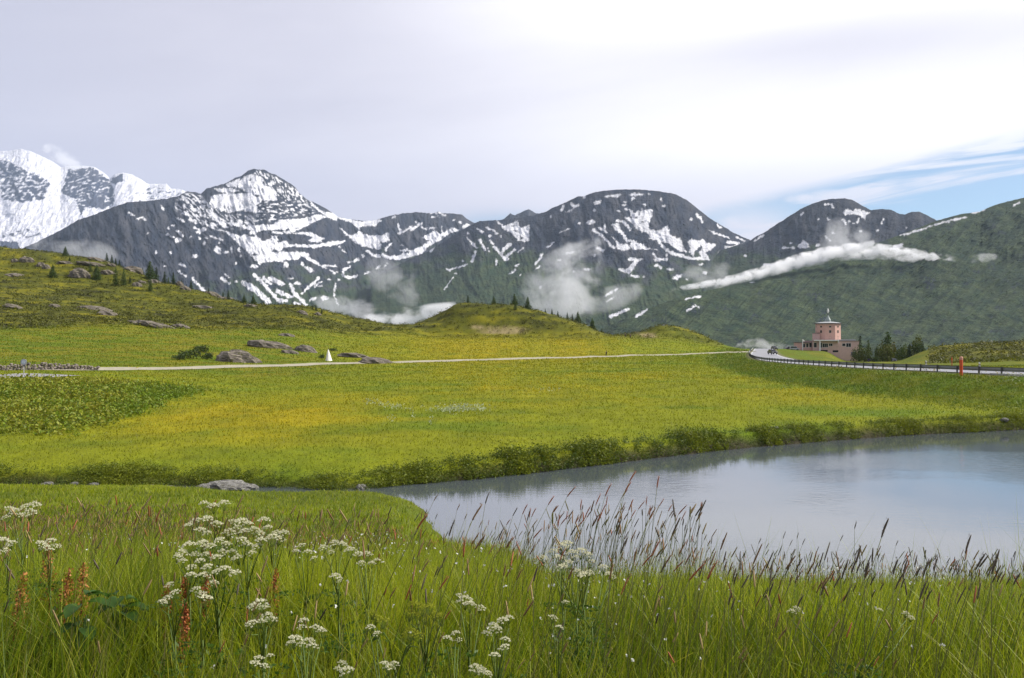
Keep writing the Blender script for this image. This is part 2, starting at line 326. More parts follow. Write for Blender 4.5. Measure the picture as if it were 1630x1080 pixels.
tr('E', Z7, 6, [[(970,230),(1020,195),(1060,225),(1090,195),(1140,210),(1220,235),(1180,270),(1180,300),(1140,260),(1060,245),(990,255)],[(540,560),(590,500),(640,530),(640,565),(560,570)]],
  [([(800,155),(860,150),(880,185)],14),([(590,235),(570,255)],14),([(1120,290),(1110,325)],20),([(970,300),(1000,340)],14),([(1360,295),(1340,330)],18),([(800,465),(850,495)],14),([(400,570),(510,567)],14),([(210,450),(130,500)],16)],
  [(1030,320,10,12),(1075,335,12,8),(830,295,12,10),(1295,408,18,10),(1140,408,12,10),(880,425,20,12,30),(730,545,22,12),(475,525,8,6),(740,295,8,8),(40,645,14,12),(255,730,50,13),(1575,380,8,8)])
tr('F', Z8, 6, [[(150,590),(200,550),(280,525),(275,560),(220,585)],[(-10,530),(0,495),(70,490)]], [([(300,440),(520,375),(600,345),(820,290),(880,280)],17),([(230,440),(290,435)],10),([(940,240),(1060,205)],13),([(1345,165),(1395,135)],13)])
tr('F', Z7, 6, [], [([(1220,520),(1330,490)],16)])
tr('F', Z6, 6, [], [([(560,935),(690,915)],15),([(640,1000),(560,1055)],22)], [(670,1015,10,8),(150,1050,14,8),(100,1070,14,8),(1180,780,20,6)])
# rock showing through wide snow
tr('B', Z2, 6, [[(1250,680),(1320,640),(1390,650),(1380,720),(1300,740)],[(1260,420),(1320,370),(1400,390),(1450,450),(1450,560),(1300,580),(1290,480)],[(1290,130),(1330,150),(1450,230),(1450,270),(1380,220)],[(1150,110),(1230,65),(1340,70),(1400,100),(1330,100)]], [], [(1255,310,24,14),(1420,840,20,14),(1240,875,30,10),(1190,160,14,12),(1200,690,40,14)], to=HOLES)
tr('B', Z3, 6, [[(60,50),(130,0),(520,0),(640,110),(500,160),(280,180),(200,220),(130,180),(60,100)],[(40,320),(110,285),(180,300),(190,360),(120,380)],[(610,290),(640,240),(800,190),(860,300),(880,370),(760,390),(640,330)]], [([(720,70),(860,150)],12),([(620,30),(700,120)],12),([(340,330),(540,340)],26),([(180,290),(350,280)],18),([(600,205),(640,200)],12)], [(430,260,18,9),(235,480,24,12,30),(380,370,24,12)], to=HOLES)
tr('B', Z4, 6, [], [], [(45,400,14,12),(290,490,26,14)], to=HOLES)
tr('D', Z4, 6, [], [], [(1380,355,20,10),(1330,290,36,8,20),(1300,240,20,8)], to=HOLES)
tr('D', Z5, 6, [], [], [(1100,385,12,9),(1040,340,9,9),(970,590,16,18),(1180,300,5,14),(1065,300,7,14)], to=HOLES)
# far snow massif: everything white but these rocky zones (shape, share of rock)
Z1 = (0, 220)
ZONES_A = [(0.64, [(-60,150),(0,180),(150,220),(260,300),(400,340),(510,420),(430,600),(300,620),(200,640),(0,600)]), (0.68, [(640,280),(900,260),(1050,380),(1110,480),(1120,640),(1000,700),(830,690),(760,760),(700,600),(560,540),(590,440)]),
  (1.0, [(830,600),(900,560),(1000,560),(1000,640),(940,660),(850,650)]), (1.0, [(1080,380),(1180,340),(1170,410),(1100,440),(1060,420)]), (0.95, [(770,650),(830,650),(790,740),(740,780)]), (0.9, [(510,590),(540,590),(545,680),(600,720),(540,720)]),
  (0.42, [(1250,520),(1440,440),(1440,600),(1300,640)]), (0.52, [(1260,530),(1430,440),(1620,450),(1760,500),(1780,580),(1640,600),(1450,610),(1300,630)]), (0.50, [(0,890),(250,850),(350,840),(520,890),(400,960),(0,1000)]), (1.0, [(0,985),(160,990),(200,1070),(0,1080)]), (0.4, [(60,640),(280,660),(210,690),(80,680)])]

def inside(poly, x, y):
    c = np.zeros(x.shape, bool); n = len(poly)
    for i in range(n):
        x1, y1 = poly[i]; x2, y2 = poly[(i + 1) % n]
        if y1 == y2: continue
        cond = ((y1 > y) != (y2 > y)) & (x < (x2 - x1) * (y - y1) / (y2 - y1) + x1); c ^= cond
    return c
def segd(x, y, pts, closed=False):
    d = np.full(x.shape, 1e9); n = len(pts)
    for i in range(n if closed else n - 1):
        ax, ay = pts[i]; bx, by = pts[(i + 1) % n]; vx, vy = bx - ax, by - ay; l2 = vx * vx + vy * vy + 1e-9
        t = np.clip(((x - ax) * vx + (y - ay) * vy) / l2, 0, 1); d = np.minimum(d, np.hypot(x - ax - t * vx, y - ay - t * vy))
    return d
def shape_mask(shapes, x, y, soft=0.7):
    m = np.zeros(x.shape)
    for s in shapes:
        if s[0] == 'e':
            _, cx, cy, rx, ry, a = s; bx = (cx - rx - ry - 3, cx + rx + ry + 3, cy - rx - ry - 3, cy + rx + ry + 3)
        else:
            xs = [q[0] for q in s[1]]; ys = [q[1] for q in s[1]]; e = 3 + (s[2] if s[0] == 's' else 0); bx = (min(xs) - e, max(xs) + e, min(ys) - e, max(ys) + e)
        sel = (x > bx[0]) & (x < bx[1]) & (y > bx[2]) & (y < bx[3])
        if not sel.any(): continue
        X = x[sel]; Y = y[sel]
        if s[0] == 'e':
            c, q = math.cos(a), math.sin(a); u = (X - cx) * c + (Y - cy) * q; v = -(X - cx) * q + (Y - cy) * c
            d = (np.sqrt((u / rx) ** 2 + (v / ry) ** 2) - 1) * min(rx, ry)
        elif s[0] == 's': d = segd(X, Y, s[1]) - s[2]
        else:
            d = segd(X, Y, s[1], True); d = np.where(inside(s[1], X, Y), -d, d)
        d = d + 1.5 * fbm(X / 4.5, Y / 3.5, 977, 3) - (0.5 if s[0] == 'p' else 0.0) + (1.5 * perlin(X / 6.0, Y / 6.0, 981) if s[0] == 's' else 0.0)
        m[sel] = np.maximum(m[sel], ss(soft, -soft, d))
    return m

mat_mtn = ground_mat('mountain_ground', (0.012, 0.05), amt=0.55, bump=0.8, bdist=18.0, rough=0.95)
def polyf(pts):
    xs = np.array([p[0] for p in pts], float); ys = np.array([p[1] for p in pts], float)
    return lambda x: np.interp(x, xs, ys)
def mountain(name, label, ridge, base, yr, yb, seed, colour, step=1.0, amp=90, rough=1.2, sx=26, sy=60, skew=0.0, pw=1.0, nv=None, curv=0.0):
    rf = polyf(ridge); x0, x1 = ridge[0][0], ridge[-1][0]
    px = np.arange(x0, x1 + step, step); rr = rf(px)
    rr = rr + rough * (fbm(px / 9.0, px * 0, seed, 4)) + 0.5 * rough * fbm(px / 3.0, px * 0 + 9, seed + 3, 2)
    bf = base if callable(base) else (lambda q: np.full(q.shape, float(base))); YR = yr if callable(yr) else (lambda q: np.full(q.shape, float(yr))); YB = yb if callable(yb) else (lambda q: np.full(q.shape, float(yb)))
    br = bf(px); nv = nv or int(np.max(br - rr) / step) + 2
    t = np.linspace(0, 1, nv)[:, None]
    row = br + (rr - br) * t; P = np.broadcast_to(px, row.shape)
    Y = YB(px) + (YR(px) - YB(px)) * t ** pw
    q = P + skew * row
    D = ridged(q / sx, row / sy, seed + 5, 5) * 0.7 + fbm(P / (sx * 2.4), row / (sx * 1.8), seed + 8, 4) * 1.0 + 0.22 * ridged(q / 7.0, row / 16.0, seed + 9, 3)
    D *= amp * (Y / 6000.0)
    Y = Y - D * ss(0.0, 0.12, t) * (1 - 0.75 * ss(0.9, 1.0, t))
    # keep the slope climbing away from the eye
    Y = 0.5 * Y + 0.5 * np.maximum.accumulate(Y, axis=0)
    Z = EYE + (HZ - row) / F * Y; X = (P - CX) / F * Y
    col = colour(P, row, t + 0 * P, Y, D)
    # the far side, falling away behind the crest
    bx, by, bz = [], [], []
    for k in (1, 2, 3, 4):
        yy = Y[-1] * (1 + 0.06 * k); bx.append(X[-1] * (1 + 0.06 * k)); by.append(yy); bz.append(Z[-1] - (0.03 + 0.045 * k) * Y[-1] * (k ** 0.3))
    V = np.stack([np.concatenate([X, bx]), np.concatenate([Y, by]), np.concatenate([Z, bz])], -1)
    C = np.concatenate([col, np.repeat(col[-1:], 4, 0)])
    nr, nc = V.shape[:2]
    o = link(name, raw_mesh(name, V.reshape(-1, 3), grid_faces(nr, nc), C.reshape(-1, 3)), mat_mtn)
    tag(o, label, 'mountain', kind='structure')
    return o
ROCK = np.array([0.021, 0.027, 0.043]); ROCKB = np.array([0.085, 0.080, 0.080]); GREEN = np.array([0.021, 0.042, 0.022]); GREENY = np.array([0.055, 0.070, 0.028]); SNOWC = np.array([0.60, 0.60, 0.62])
def warp(P, r, s, a=1.6):
    return P + a * (fbm(P / 6.0, r / 6.0, s, 3) * 1.9 + fbm(P / 2.2, r / 2.2, s + 7, 2) * 1.5), r + a * (fbm(P / 6.0, r / 6.0, s + 50, 3) * 1.9 + fbm(P / 2.2, r / 2.2, s + 57, 2) * 1.5)
def mixn(a, b, m): return a + (b - a) * m[..., None]
def rock_col(P, r, s):
    n = 0.5 + 0.5 * fbm(P / 14.0, r / 26.0, s, 4); n2 = fbm((P + 0.5 * r) / 3.5, r / 12.0, s + 4, 3) + 0.7 * fbm((P - 0.3 * r) / 9.0, r / 40.0, s + 6, 3)
    return mixn(np.broadcast_to(ROCK, P.shape + (3,)), ROCKB, np.clip((n - 0.35) * 1.4, 0, 1)) * (1 + 0.45 * n2)[..., None]
def col_A(P, r, t, Y, D):
    x, y = warp(P, r, 11, 1.2)
    rock = np.zeros(P.shape)
    nz = 0.40 + 0.34 * ridged((P - r * 0.55) / 15.0, (r + P * 0.3) / 9.0, 21, 5) + 0.30 * fbm((P - r * 0.5) / 9.0, (r + P * 0.35) / 3.6, 24, 5)
    for dens, poly in ZONES_A:
        pp = [(q[0] / 6 + Z1[0], q[1] / 6 + Z1[1]) for q in poly]
        d = segd(x, y, pp, True); w = np.where(inside(pp, x, y), ss(-1, 5 if dens < 1 else 0.5, d), 0)
        rock = np.maximum(rock, ss(-0.06, 0.10, dens * w - nz * (dens < 0.99) * 1.0 + (dens >= 0.99) * (w - 0.9)))
    rock = np.maximum(rock, ss(0.80, 0.9, nz) * 0.5)
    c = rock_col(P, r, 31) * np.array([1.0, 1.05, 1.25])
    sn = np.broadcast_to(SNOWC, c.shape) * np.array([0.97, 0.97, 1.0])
    return mixn(c, sn, 1 - rock)
def base_B(P, r, t, seed, glim):
    c = rock_col(P, r, seed)
    g = ss(-0.35, 0.75, 1.3 * fbm(P / 26.0, r / 16.0, seed + 2, 5) + glim(P, r))
    return mixn(c, mixn(np.broadcast_to(GREEN, c.shape), GREENY, np.clip(0.45 + 0.9 * fbm(P / 22.0, r / 8.0, seed + 7, 4), 0, 1)), g)
def col_B(P, r, t, Y, D):
    gl = lambda P, r: (r - np.interp(P, [30, 200, 330, 420, 520, 600, 760], [470, 480, 455, 430, 440, 425, 400])) / 60.0
    c = base_B(P, r, t, 41, gl) * 0.95
    x, y = warp(P, r, 42, 1.15)
    m = shape_mask(SNOW['B'], x, y)
    # broken snow on the ledges between the fields
    zone = [(q[0] / 6 + 200, q[1] / 6 + 260) for q in [(560,270),(740,300),(830,400),(900,460),(1000,480),(1200,480),(1280,580),(1200,640),(1000,640),(800,620),(600,560),(450,440),(480,340)]]
    zm = np.where(inside(zone, x, y), ss(0, 5, segd(x, y, zone, True)), 0)
    st = 0.5 + 0.7 * fbm((P + r * 0.7) / 13.0, (r - P * 0.75) / 3.6, 45, 5)
    m = np.maximum(m, ss(0.52, 0.40, st) * zm)
    z2 = [(q[0] / 6 + 400, q[1] / 6 + 320) for q in [(60,40),(130,0),(520,0),(640,110),(500,150),(280,170),(200,220),(130,180),(20,240),(20,100)]]
    h = shape_mask(HOLES['B'], x, y); m = m * (1 - h)
    zm = np.where(inside(z2, x, y), ss(0, 4, segd(x, y, z2, True)), 0); m = np.maximum(m, ss(0.47, 0.36, 0.5 + 0.7 * fbm((P + r * .4) / 9.0, (r - P * .2) / 4.0, 47, 5)) * zm)
    z3 = [(398,273),(414,271),(440,281),(470,299),(500,326),(455,322),(430,305),(405,288)]; zm = np.where(inside(z3, x, y), ss(0, 3, segd(x, y, z3, True)), 0); m = np.maximum(m, ss(0.50, 0.40, 0.5 + 0.7 * fbm((P - r * .6) / 4.0, (r + P * .5) / 9.0, 49, 5)) * zm)
    return mixn(c, np.broadcast_to(SNOWC, c.shape), m)
def col_D(P, r, t, Y, D):
    gl = lambda P, r: (r - np.interp(P, [600, 760, 860, 960, 1040, 1200], [430, 385, 400, 425, 425, 400])) / 40.0
    c = base_B(P, r, t, 61, gl); x, y = warp(P, r, 62, 1.1)
    m = shape_mask(SNOW['D'], x, y) * (1 - shape_mask(HOLES['D'], x, y))
    return mixn(c, np.broadcast_to(SNOWC * 0.97, c.shape), m)
def col_E(P, r, t, Y, D):
    gl = lambda P, r: (r - 400) / 30.0
    c = base_B(P, r, t, 71, gl) * 0.85; x, y = warp(P, r, 72, 1.0)
    return mixn(c, np.broadcast_to(SNOWC * 0.95, c.shape), shape_mask(SNOW['E'], x, y))
def col_F(P, r, t, Y, D):
    g = np.clip(0.40 + 0.9 * fbm((P + 0.8 * r) / 40.0, (r - 0.4 * P) / 9.0, 81, 5) + 0.5 * fbm((P + 1.1 * r) / 19.0, (P - r) / 80.0, 83, 4) + 0.35 * fbm(P / 5.0, r / 4.0, 87, 3), 0, 1)
    c = mixn(np.broadcast_to(np.array([0.022, 0.040, 0.025]), P.shape + (3,)), np.array([0.062, 0.082, 0.038]), g)
    rk = ss(0.18, 0.45, fbm(P / 34.0, r / 20.0, 84, 4)) * ss(0.20, -0.12, fbm(P / 4.0, r / 7.0, 85, 3))
    c = mixn(c, ROCK * 1.05, rk * 0.75)
    x, y = warp(P, r, 86, 0.9)
    return mixn(c, np.broadcast_to(SNOWC * 0.95, c.shape), shape_mask(SNOW['F'], x, y))

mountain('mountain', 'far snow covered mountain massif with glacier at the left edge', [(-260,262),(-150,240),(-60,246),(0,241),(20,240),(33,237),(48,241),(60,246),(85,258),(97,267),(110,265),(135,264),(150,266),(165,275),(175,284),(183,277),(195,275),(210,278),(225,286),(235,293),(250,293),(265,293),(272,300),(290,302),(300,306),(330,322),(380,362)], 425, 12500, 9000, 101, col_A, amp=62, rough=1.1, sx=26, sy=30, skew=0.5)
mountain('mountain', 'dark rocky mountain chain rising to a snowy pointed peak', [(-40,440),(30,398),(60,385),(80,375),(100,365),(125,350),(150,342),(180,330),(205,322),(235,320),(262,317),(285,312),(296,305),(305,306),(320,308),(330,300),(345,296),(360,292),(375,283),(386,279),(396,271.5),(404,269),(412,270.5),(420,270),(431,276),(440,279),(455,288),(470,298),(478,310),(490,318),(505,325),(520,333),(540,346),(560,350),(580,352),(600,350),(620,344),(640,340),(665,338),(690,340),(698,337),(705,340),(720,340),(735,342),(745,350),(757,356),(790,356),(803,348),(812,340),(820,343),(830,338),(842,333),(850,338),(870,345),(930,380)], polyf([(-40,470),(300,500),(600,525),(930,525)]), polyf([(-40,5600),(200,5800),(410,6800),(600,7400),(930,8200)]), polyf([(-40,4000),(250,4100),(420,4300),(930,4900)]), 111, col_B, amp=105, rough=1.7, sx=22, sy=46, skew=-0.35)
mountain('mountain', 'broad rounded mountain dome with snow gullies at centre', [(590,446),(617,430),(650,414),(680,401),(730,370),(750,358),(765,352),(790,351),(815,348),(850,343),(870,337),(880,331),(895,325),(920,313),(930,313),(940,308),(960,304),(985,302),(1020,302),(1050,305),(1075,309),(1095,320),(1110,332),(1130,348),(1150,360),(1170,372),(1195,383),(1230,394),(1290,406),(1400,425)], polyf([(590,530),(800,555),(1100,560),(1400,500)]), 5500, polyf([(590,3500),(1000,3400),(1400,3700)]), 121, col_D, amp=80, sx=30, sy=50, skew=-0.2)
mountain('mountain', 'dark double humped mountain right of the broad dome', [(1120,410),(1165,393),(1190,386),(1205,376),(1214,372),(1220,368),(1240,355),(1260,342),(1280,330),(1300,322),(1320,317),(1345,316),(1358,319),(1375,329),(1387,335),(1400,333),(1418,334),(1432,341),(1440,342),(1452,337),(1465,338),(1480,345),(1490,351),(1540,375),(1600,400)], 470, 5000, 4200, 131, col_E, amp=60, sx=26, sy=40, skew=0.3)
mountain('mountain', 'long dark green mountain slope descending from the right edge', [(860,556),(900,548),(940,532),(1000,505),(1060,481),(1100,468),(1200,448),(1280,424),(1340,402),(1370,393),(1400,386),(1430,375),(1470,360),(1490,352),(1500,349),(1530,341),(1560,337),(1580,328),(1600,322),(1630,315),(1700,285),(1800,255),(2000,240)], 590, polyf([(860,2000),(1100,2400),(1400,2900),(2000,3200)]), polyf([(860,1500),(1100,1550),(2000,1500)]), 141, col_F, amp=150, rough=1.0, sx=40, sy=110, skew=1.1, step=1.2)
# valley floor that the mountains stand in
vx = np.linspace(-9000, 9000, 60); vy = np.linspace(700, 14000, 60); VX, VY = np.meshgrid(vx, vy)
VZ = -110 - 40 * ss(700, 3000, VY) + 12 * fbm(VX / 900, VY / 900, 3, 3)
tag(link('valley_floor', raw_mesh('valley_floor', np.stack([VX, VY, VZ], -1).reshape(-1, 3), grid_faces(60, 60), np.broadcast_to(GREEN, (3600, 3))), mat_mtn), 'dark green valley floor below the mountains', 'valley', kind='structure')
# ================================================================== TERRAIN
def zr(Y, row): return EYE - (row - HZ) / F * Y
def pt(px, Y, z=None): return ((px - CX) / F * Y, Y)
SHORE_FAR = [(-200,772),(0,771),(120,772),(250,774),(330,774),(420,776),(520,780),(575,780),(640,773),(740,765),(860,752),(1000,735),(1150,717),(1300,704),(1450,693),(1560,688),(1650,683),(1800,680)]
SHORE_NEAR = [(1800,960),(1630,955),(1300,945),(1050,935),(900,918),(820,900),(770,884),(735,862),(705,838),(690,815),(668,800),(630,793),(580,788),(520,789),(440,788),(385,790),(330,786),(250,782),(120,779),(0,778),(-200,778)]
def wpt(px, row): Y = EYE * F / (row - HZ); return ((px - CX) / F * Y, Y)
POND = [wpt(*p) for p in SHORE_FAR + SHORE_NEAR]
# road: centre line px, distance, height
ROADP = [(3000,52,3.4),(2100,70,3.2),(1800,85,3.1),(1630,98,2.95),(1530,108,2.85),(1450,121,2.6),(1350,146,2.25),(1290,172,1.85),(1245,205,1.45),(1226,245,1.15),(1217,290,0.95),(1215,340,0.9),(1216,385,0.95),(1216,425,1.0),(1214,455,0.2),(1208,490,-2)]
ROAD = np.array([((p - CX) / F * Y, Y, z) for p, Y, z in ROADP])
def catmull(P, n=10):
    P = np.asarray(P, float); out = []
    Q = np.concatenate([[2 * P[0] - P[1]], P, [2 * P[-1] - P[-2]]])
    for i in range(1, len(Q) - 2):
        for t in np.linspace(0, 1, n, endpoint=False):
            a, b, c, d = Q[i - 1:i + 3]
            out.append(0.5 * (2 * b + (c - a) * t + (2 * a - 5 * b + 4 * c - d) * t * t + (3 * b - a - 3 * c + d) * t ** 3))
    out.append(P[-1]); return np.array(out)
ROADS = catmull(ROAD, 8)
PATHP = [(-250,112),(0,124),(150,131),(300,150),(500,184),(620,200),(700,215),(830,240),(965,268),(1060,294),(1160,328),(1195,345)]
PATHS = catmull([((p - CX) / F * Y, Y) for p, Y in PATHP], 6)
def nearest(x, y, line):
    """distance, signed side (+ = beyond, away from the eye) and position along a polyline"""
    d = np.full(x.shape, 1e9); s = np.zeros(x.shape); tt = np.zeros(x.shape)
    for i in range(len(line) - 1):
        ax, ay = line[i][:2]; bx, by = line[i + 1][:2]; vx, vy = bx - ax, by - ay; l2 = vx * vx + vy * vy + 1e-9
        t = np.clip(((x - ax) * vx + (y - ay) * vy) / l2, 0, 1); dx = x - ax - t * vx; dy = y - ay - t * vy; q = np.hypot(dx, dy)
        m = q < d; d = np.where(m, q, d); s = np.where(m, np.sign(vx * dy - vy * dx), s); tt = np.where(m, i + t, tt)
    return d, s, tt
NEAR_L = [(0.5,5.4),(4.2,5.4),(8,4.72),(15,3.28),(22,2.25),(35,0.80),(41,0.40)]
NEAR_M = [(0.5,5.4),(4.2,5.4),(8,4.65),(15,3.05),(22,1.8),(30,0.95),(36,0.42),(41,0.3)]
NEAR_C = [(0.5,5.4),(4.2,5.4),(8,4.6),(15,2.9),(22,1.5),(28,0.6),(32,0.4),(41,0.5)]
NEAR_R = [(0.5,5.4),(4.2,5.35),(8,4.45),(15,2.5),(20,1.2),(24,0.5),(27,0.3),(41,0.6)]
MD = 0.85
COLS = {
 -900: NEAR_L + [(50,1.2),(70,2.5),(110,4.5),(160,8),(280,24),(420,50),(560,70),(700,60),(1000,20)],
 -300: NEAR_L + [(50,0.9),(60,1.2),(85,2.3),(110,2.6),(125,2.7),(160,4.2),(200,7),(280,15),(350,25),(520,64),(600,60),(1000,-20)],
 0: NEAR_L + [(50,MD),(58,MD),(75,1.35),(98,2.35),(108,2.4),(124,2.35),(160,3.2),(200,5.6),(280,11.8),(350,20.3),(430,35),(520,57.2),(560,55),(900,-60)],
 150: NEAR_L + [(50,MD),(60,MD),(74,1.15),(100,1.95),(115,1.95),(131,2.1),(160,2.8),(200,4.9),(280,10.9),(350,17.4),(430,30.7),(500,49),(540,47),(900,-80)],
 300: NEAR_L + [(50,MD),(80,MD),(100,1.1),(130,1.3),(150,1.6),(200,4.2),(280,8.9),(350,13),(400,19.4),(460,30.2),(500,27),(900,-100)],
 450: NEAR_M + [(50,MD),(100,MD),(130,.8),(175,1.2),(220,3.5),(280,7),(340,11.7),(410,20.3),(450,17),(900,-120)],
 560: NEAR_M + [(50,MD),(100,MD),(150,.75),(195,1.1),(240,2.5),(300,5.3),(360,9.5),(410,15.5),(440,13),(900,-140)],
 640: NEAR_M + [(50,MD),(100,MD),(150,.75),(205,1.06),(280,3.5),(340,5.8),(400,11.1),(430,9),(900,-150)],
 690: NEAR_C + [(50,MD),(100,MD),(150,.75),(210,.95),(280,2.9),(340,5.4),(370,6.7),(410,15.5),(440,12),(900,-150)],
 740: NEAR_C + [(50,MD),(100,MD),(150,.75),(215,.9),(280,2.8),(340,5.4),(375,6.6),(410,21.7),(440,18),(520,0),(900,-150)],
 800: NEAR_C + [(50,MD),(100,MD),(150,.75),(225,.85),(280,2.4),(340,5.2),(375,6.5),(410,21.1),(440,18),(520,0),(900,-150)],
 860: NEAR_R + [(50,MD),(100,MD),(150,.75),(240,.8),(290,2.4),(340,4.9),(375,6.3),(410,17.7),(440,14),(520,0),(900,-150)],
 920: NEAR_R + [(50,MD),(100,MD),(150,.75),(255,.8),(300,2.6),(345,5.0),(375,6.2),(408,12.7),(440,9),(520,-3),(900,-150)],
 980: NEAR_R + [(50,MD),(100,MD),(150,.75),(270,.8),(320,3.7),(370,6.2),(400,7.3),(440,5),(900,-150)],
 1020: NEAR_R + [(50,MD),(100,MD),(150,.75),(283,.8),(340,3.95),(380,6.2),(405,9),(440,6),(900,-150)],
 1060: NEAR_R + [(50,MD),(100,MD),(150,.75),(292,.8),(350,4),(385,6.6),(405,11.7),(440,8),(900,-150)],
 1110: NEAR_R + [(50,MD),(100,MD),(150,.75),(310,.85),(360,2.8),(390,5.1),(405,8.1),(440,4),(900,-150)],
 1160: NEAR_R + [(50,MD),(100,MD),(150,.75),(230,.75),(325,.9),(370,1.4),(400,2.5),(440,0),(900,-150)],
 1200: NEAR_R + [(50,MD),(100,MD),(150,.8),(225,.8),(300,.8),(420,.8),(450,-2),(900,-150)],
 1260: NEAR_R + [(50,MD),(100,MD),(170,.85),(300,.3),(400,.4),(445,.4),(480,-3),(900,-140)],
 1310: NEAR_R + [(50,MD),(100,MD),(150,.85),(230,.5),(300,-.5),(420,.0),(445,-.5),(480,-4),(900,-140)],
 1350: NEAR_R + [(50,MD),(100,MD),(140,.85),(230,0),(330,-2.5),(400,-4.6),(430,-4.8),(480,-7),(900,-140)],
 1420: NEAR_R + [(50,MD),(90,MD),(125,.85),(200,-.3),(330,-2.5),(400,-4.3),(440,-4.5),(500,-10),(900,-150)],
 1480: NEAR_R + [(50,MD),(86,MD),(115,.85),(180,.8),(250,-.4),(300,.8),(330,2),(360,0),(500,-20),(900,-150)],
 1560: NEAR_R + [(50,MD),(82,MD),(105,.9),(160,1.2),(220,.2),(250,.6),(290,3),(320,4.1),(360,2),(500,-20),(900,-150)],
 1640: NEAR_R + [(50,MD),(80,MD),(105,.95),(160,1.2),(220,.5),(250,1.3),(290,3.4),(330,4.5),(400,0),(900,-150)],
 2000: NEAR_R + [(50,MD),(72,MD),(100,1.2),(160,2),(220,2),(290,4),(330,5),(400,2),(900,-120)],
 2800: NEAR_R + [(50,1),(72,1.4),(100,2.2),(160,4),(220,6),(290,10),(400,16),(900,20)],
}
def pchip(x, y, xi):
    x = np.asarray(x, float); y = np.asarray(y, float); h = np.diff(x); d = np.diff(y, axis=0) / (h if y.ndim == 1 else h[:, None]); m = np.zeros_like(y)
    hh = h if y.ndim == 1 else h[:, None]
    w1 = 2 * hh[1:] + hh[:-1]; w2 = hh[1:] + 2 * hh[:-1]; same = (d[:-1] * d[1:]) > 0
    with np.errstate(divide='ignore', invalid='ignore'):
        m[1:-1] = np.where(same, (w1 + w2) / (w1 / np.where(d[:-1] == 0, 1, d[:-1]) + w2 / np.where(d[1:] == 0, 1, d[1:])), 0)
    m[0] = d[0]; m[-1] = d[-1]
    xi = np.clip(xi, x[0], x[-1]); k = np.clip(np.searchsorted(x, xi) - 1, 0, len(x) - 2); t = (xi - x[k]) / h[k]
    if y.ndim > 1: t = t[:, None]; hk = h[k][:, None]
    else: hk = h[k]
    return (2*t**3 - 3*t**2 + 1) * y[k] + (t**3 - 2*t**2 + t) * hk * m[k] + (-2*t**3 + 3*t**2) * y[k+1] + (t**3 - t**2) * hk * m[k+1]
_us = sorted(COLS); _LY = np.linspace(math.log(0.5), math.log(1000), 700)
_T = np.array([pchip(np.log([q[0] for q in COLS[u]]), [q[1] for q in COLS[u]], np.minimum(_LY, math.log(COLS[u][-1][0]))) for u in _us])
_UG = np.linspace(-900, 2800, 926); _T = pchip(_us, _T, _UG)
def base_h(x, y):
    Y = np.maximum(y, 0.5); u = np.clip(x / Y * F + CX, -899, 2799)
    fu = (u - _UG[0]) / (_UG[1] - _UG[0]); iu = np.clip(fu.astype(int), 0, len(_UG) - 2); tu = np.clip(fu - iu, 0, 1)
    fy = (np.log(np.minimum(Y, 999)) - _LY[0]) / (_LY[1] - _LY[0]); iy = np.clip(fy.astype(int), 0, len(_LY) - 2); ty = np.clip(fy - iy, 0, 1)
    T = _T
    return (T[iu, iy] * (1 - tu) + T[iu + 1, iy] * tu) * (1 - ty) + (T[iu, iy + 1] * (1 - tu) + T[iu + 1, iy + 1] * tu) * ty
def hilly(x, y):
    """how much rough heath hill (0 meadow .. 1 hill)"""
    u = x / np.maximum(y, 1) * F + CX
    lim = np.interp(u, [-300,0,150,300,450,560,640,690,900,1000,1150,1200,1300,1460,1480,2000], [150,235,255,275,300,330,352,362,366,368,380,900,900,900,225,215])
    return ss(0.94, 1.10, y / lim)
_pc = {}
def pond_sd(x, y):
    d = np.full(x.shape, 30.0); s = (y < 90) & (y > 12)
    if s.any():
        q = segd(x[s], y[s], POND, True); d[s] = np.where(inside(POND, x[s], y[s]), -q, q)
    return d
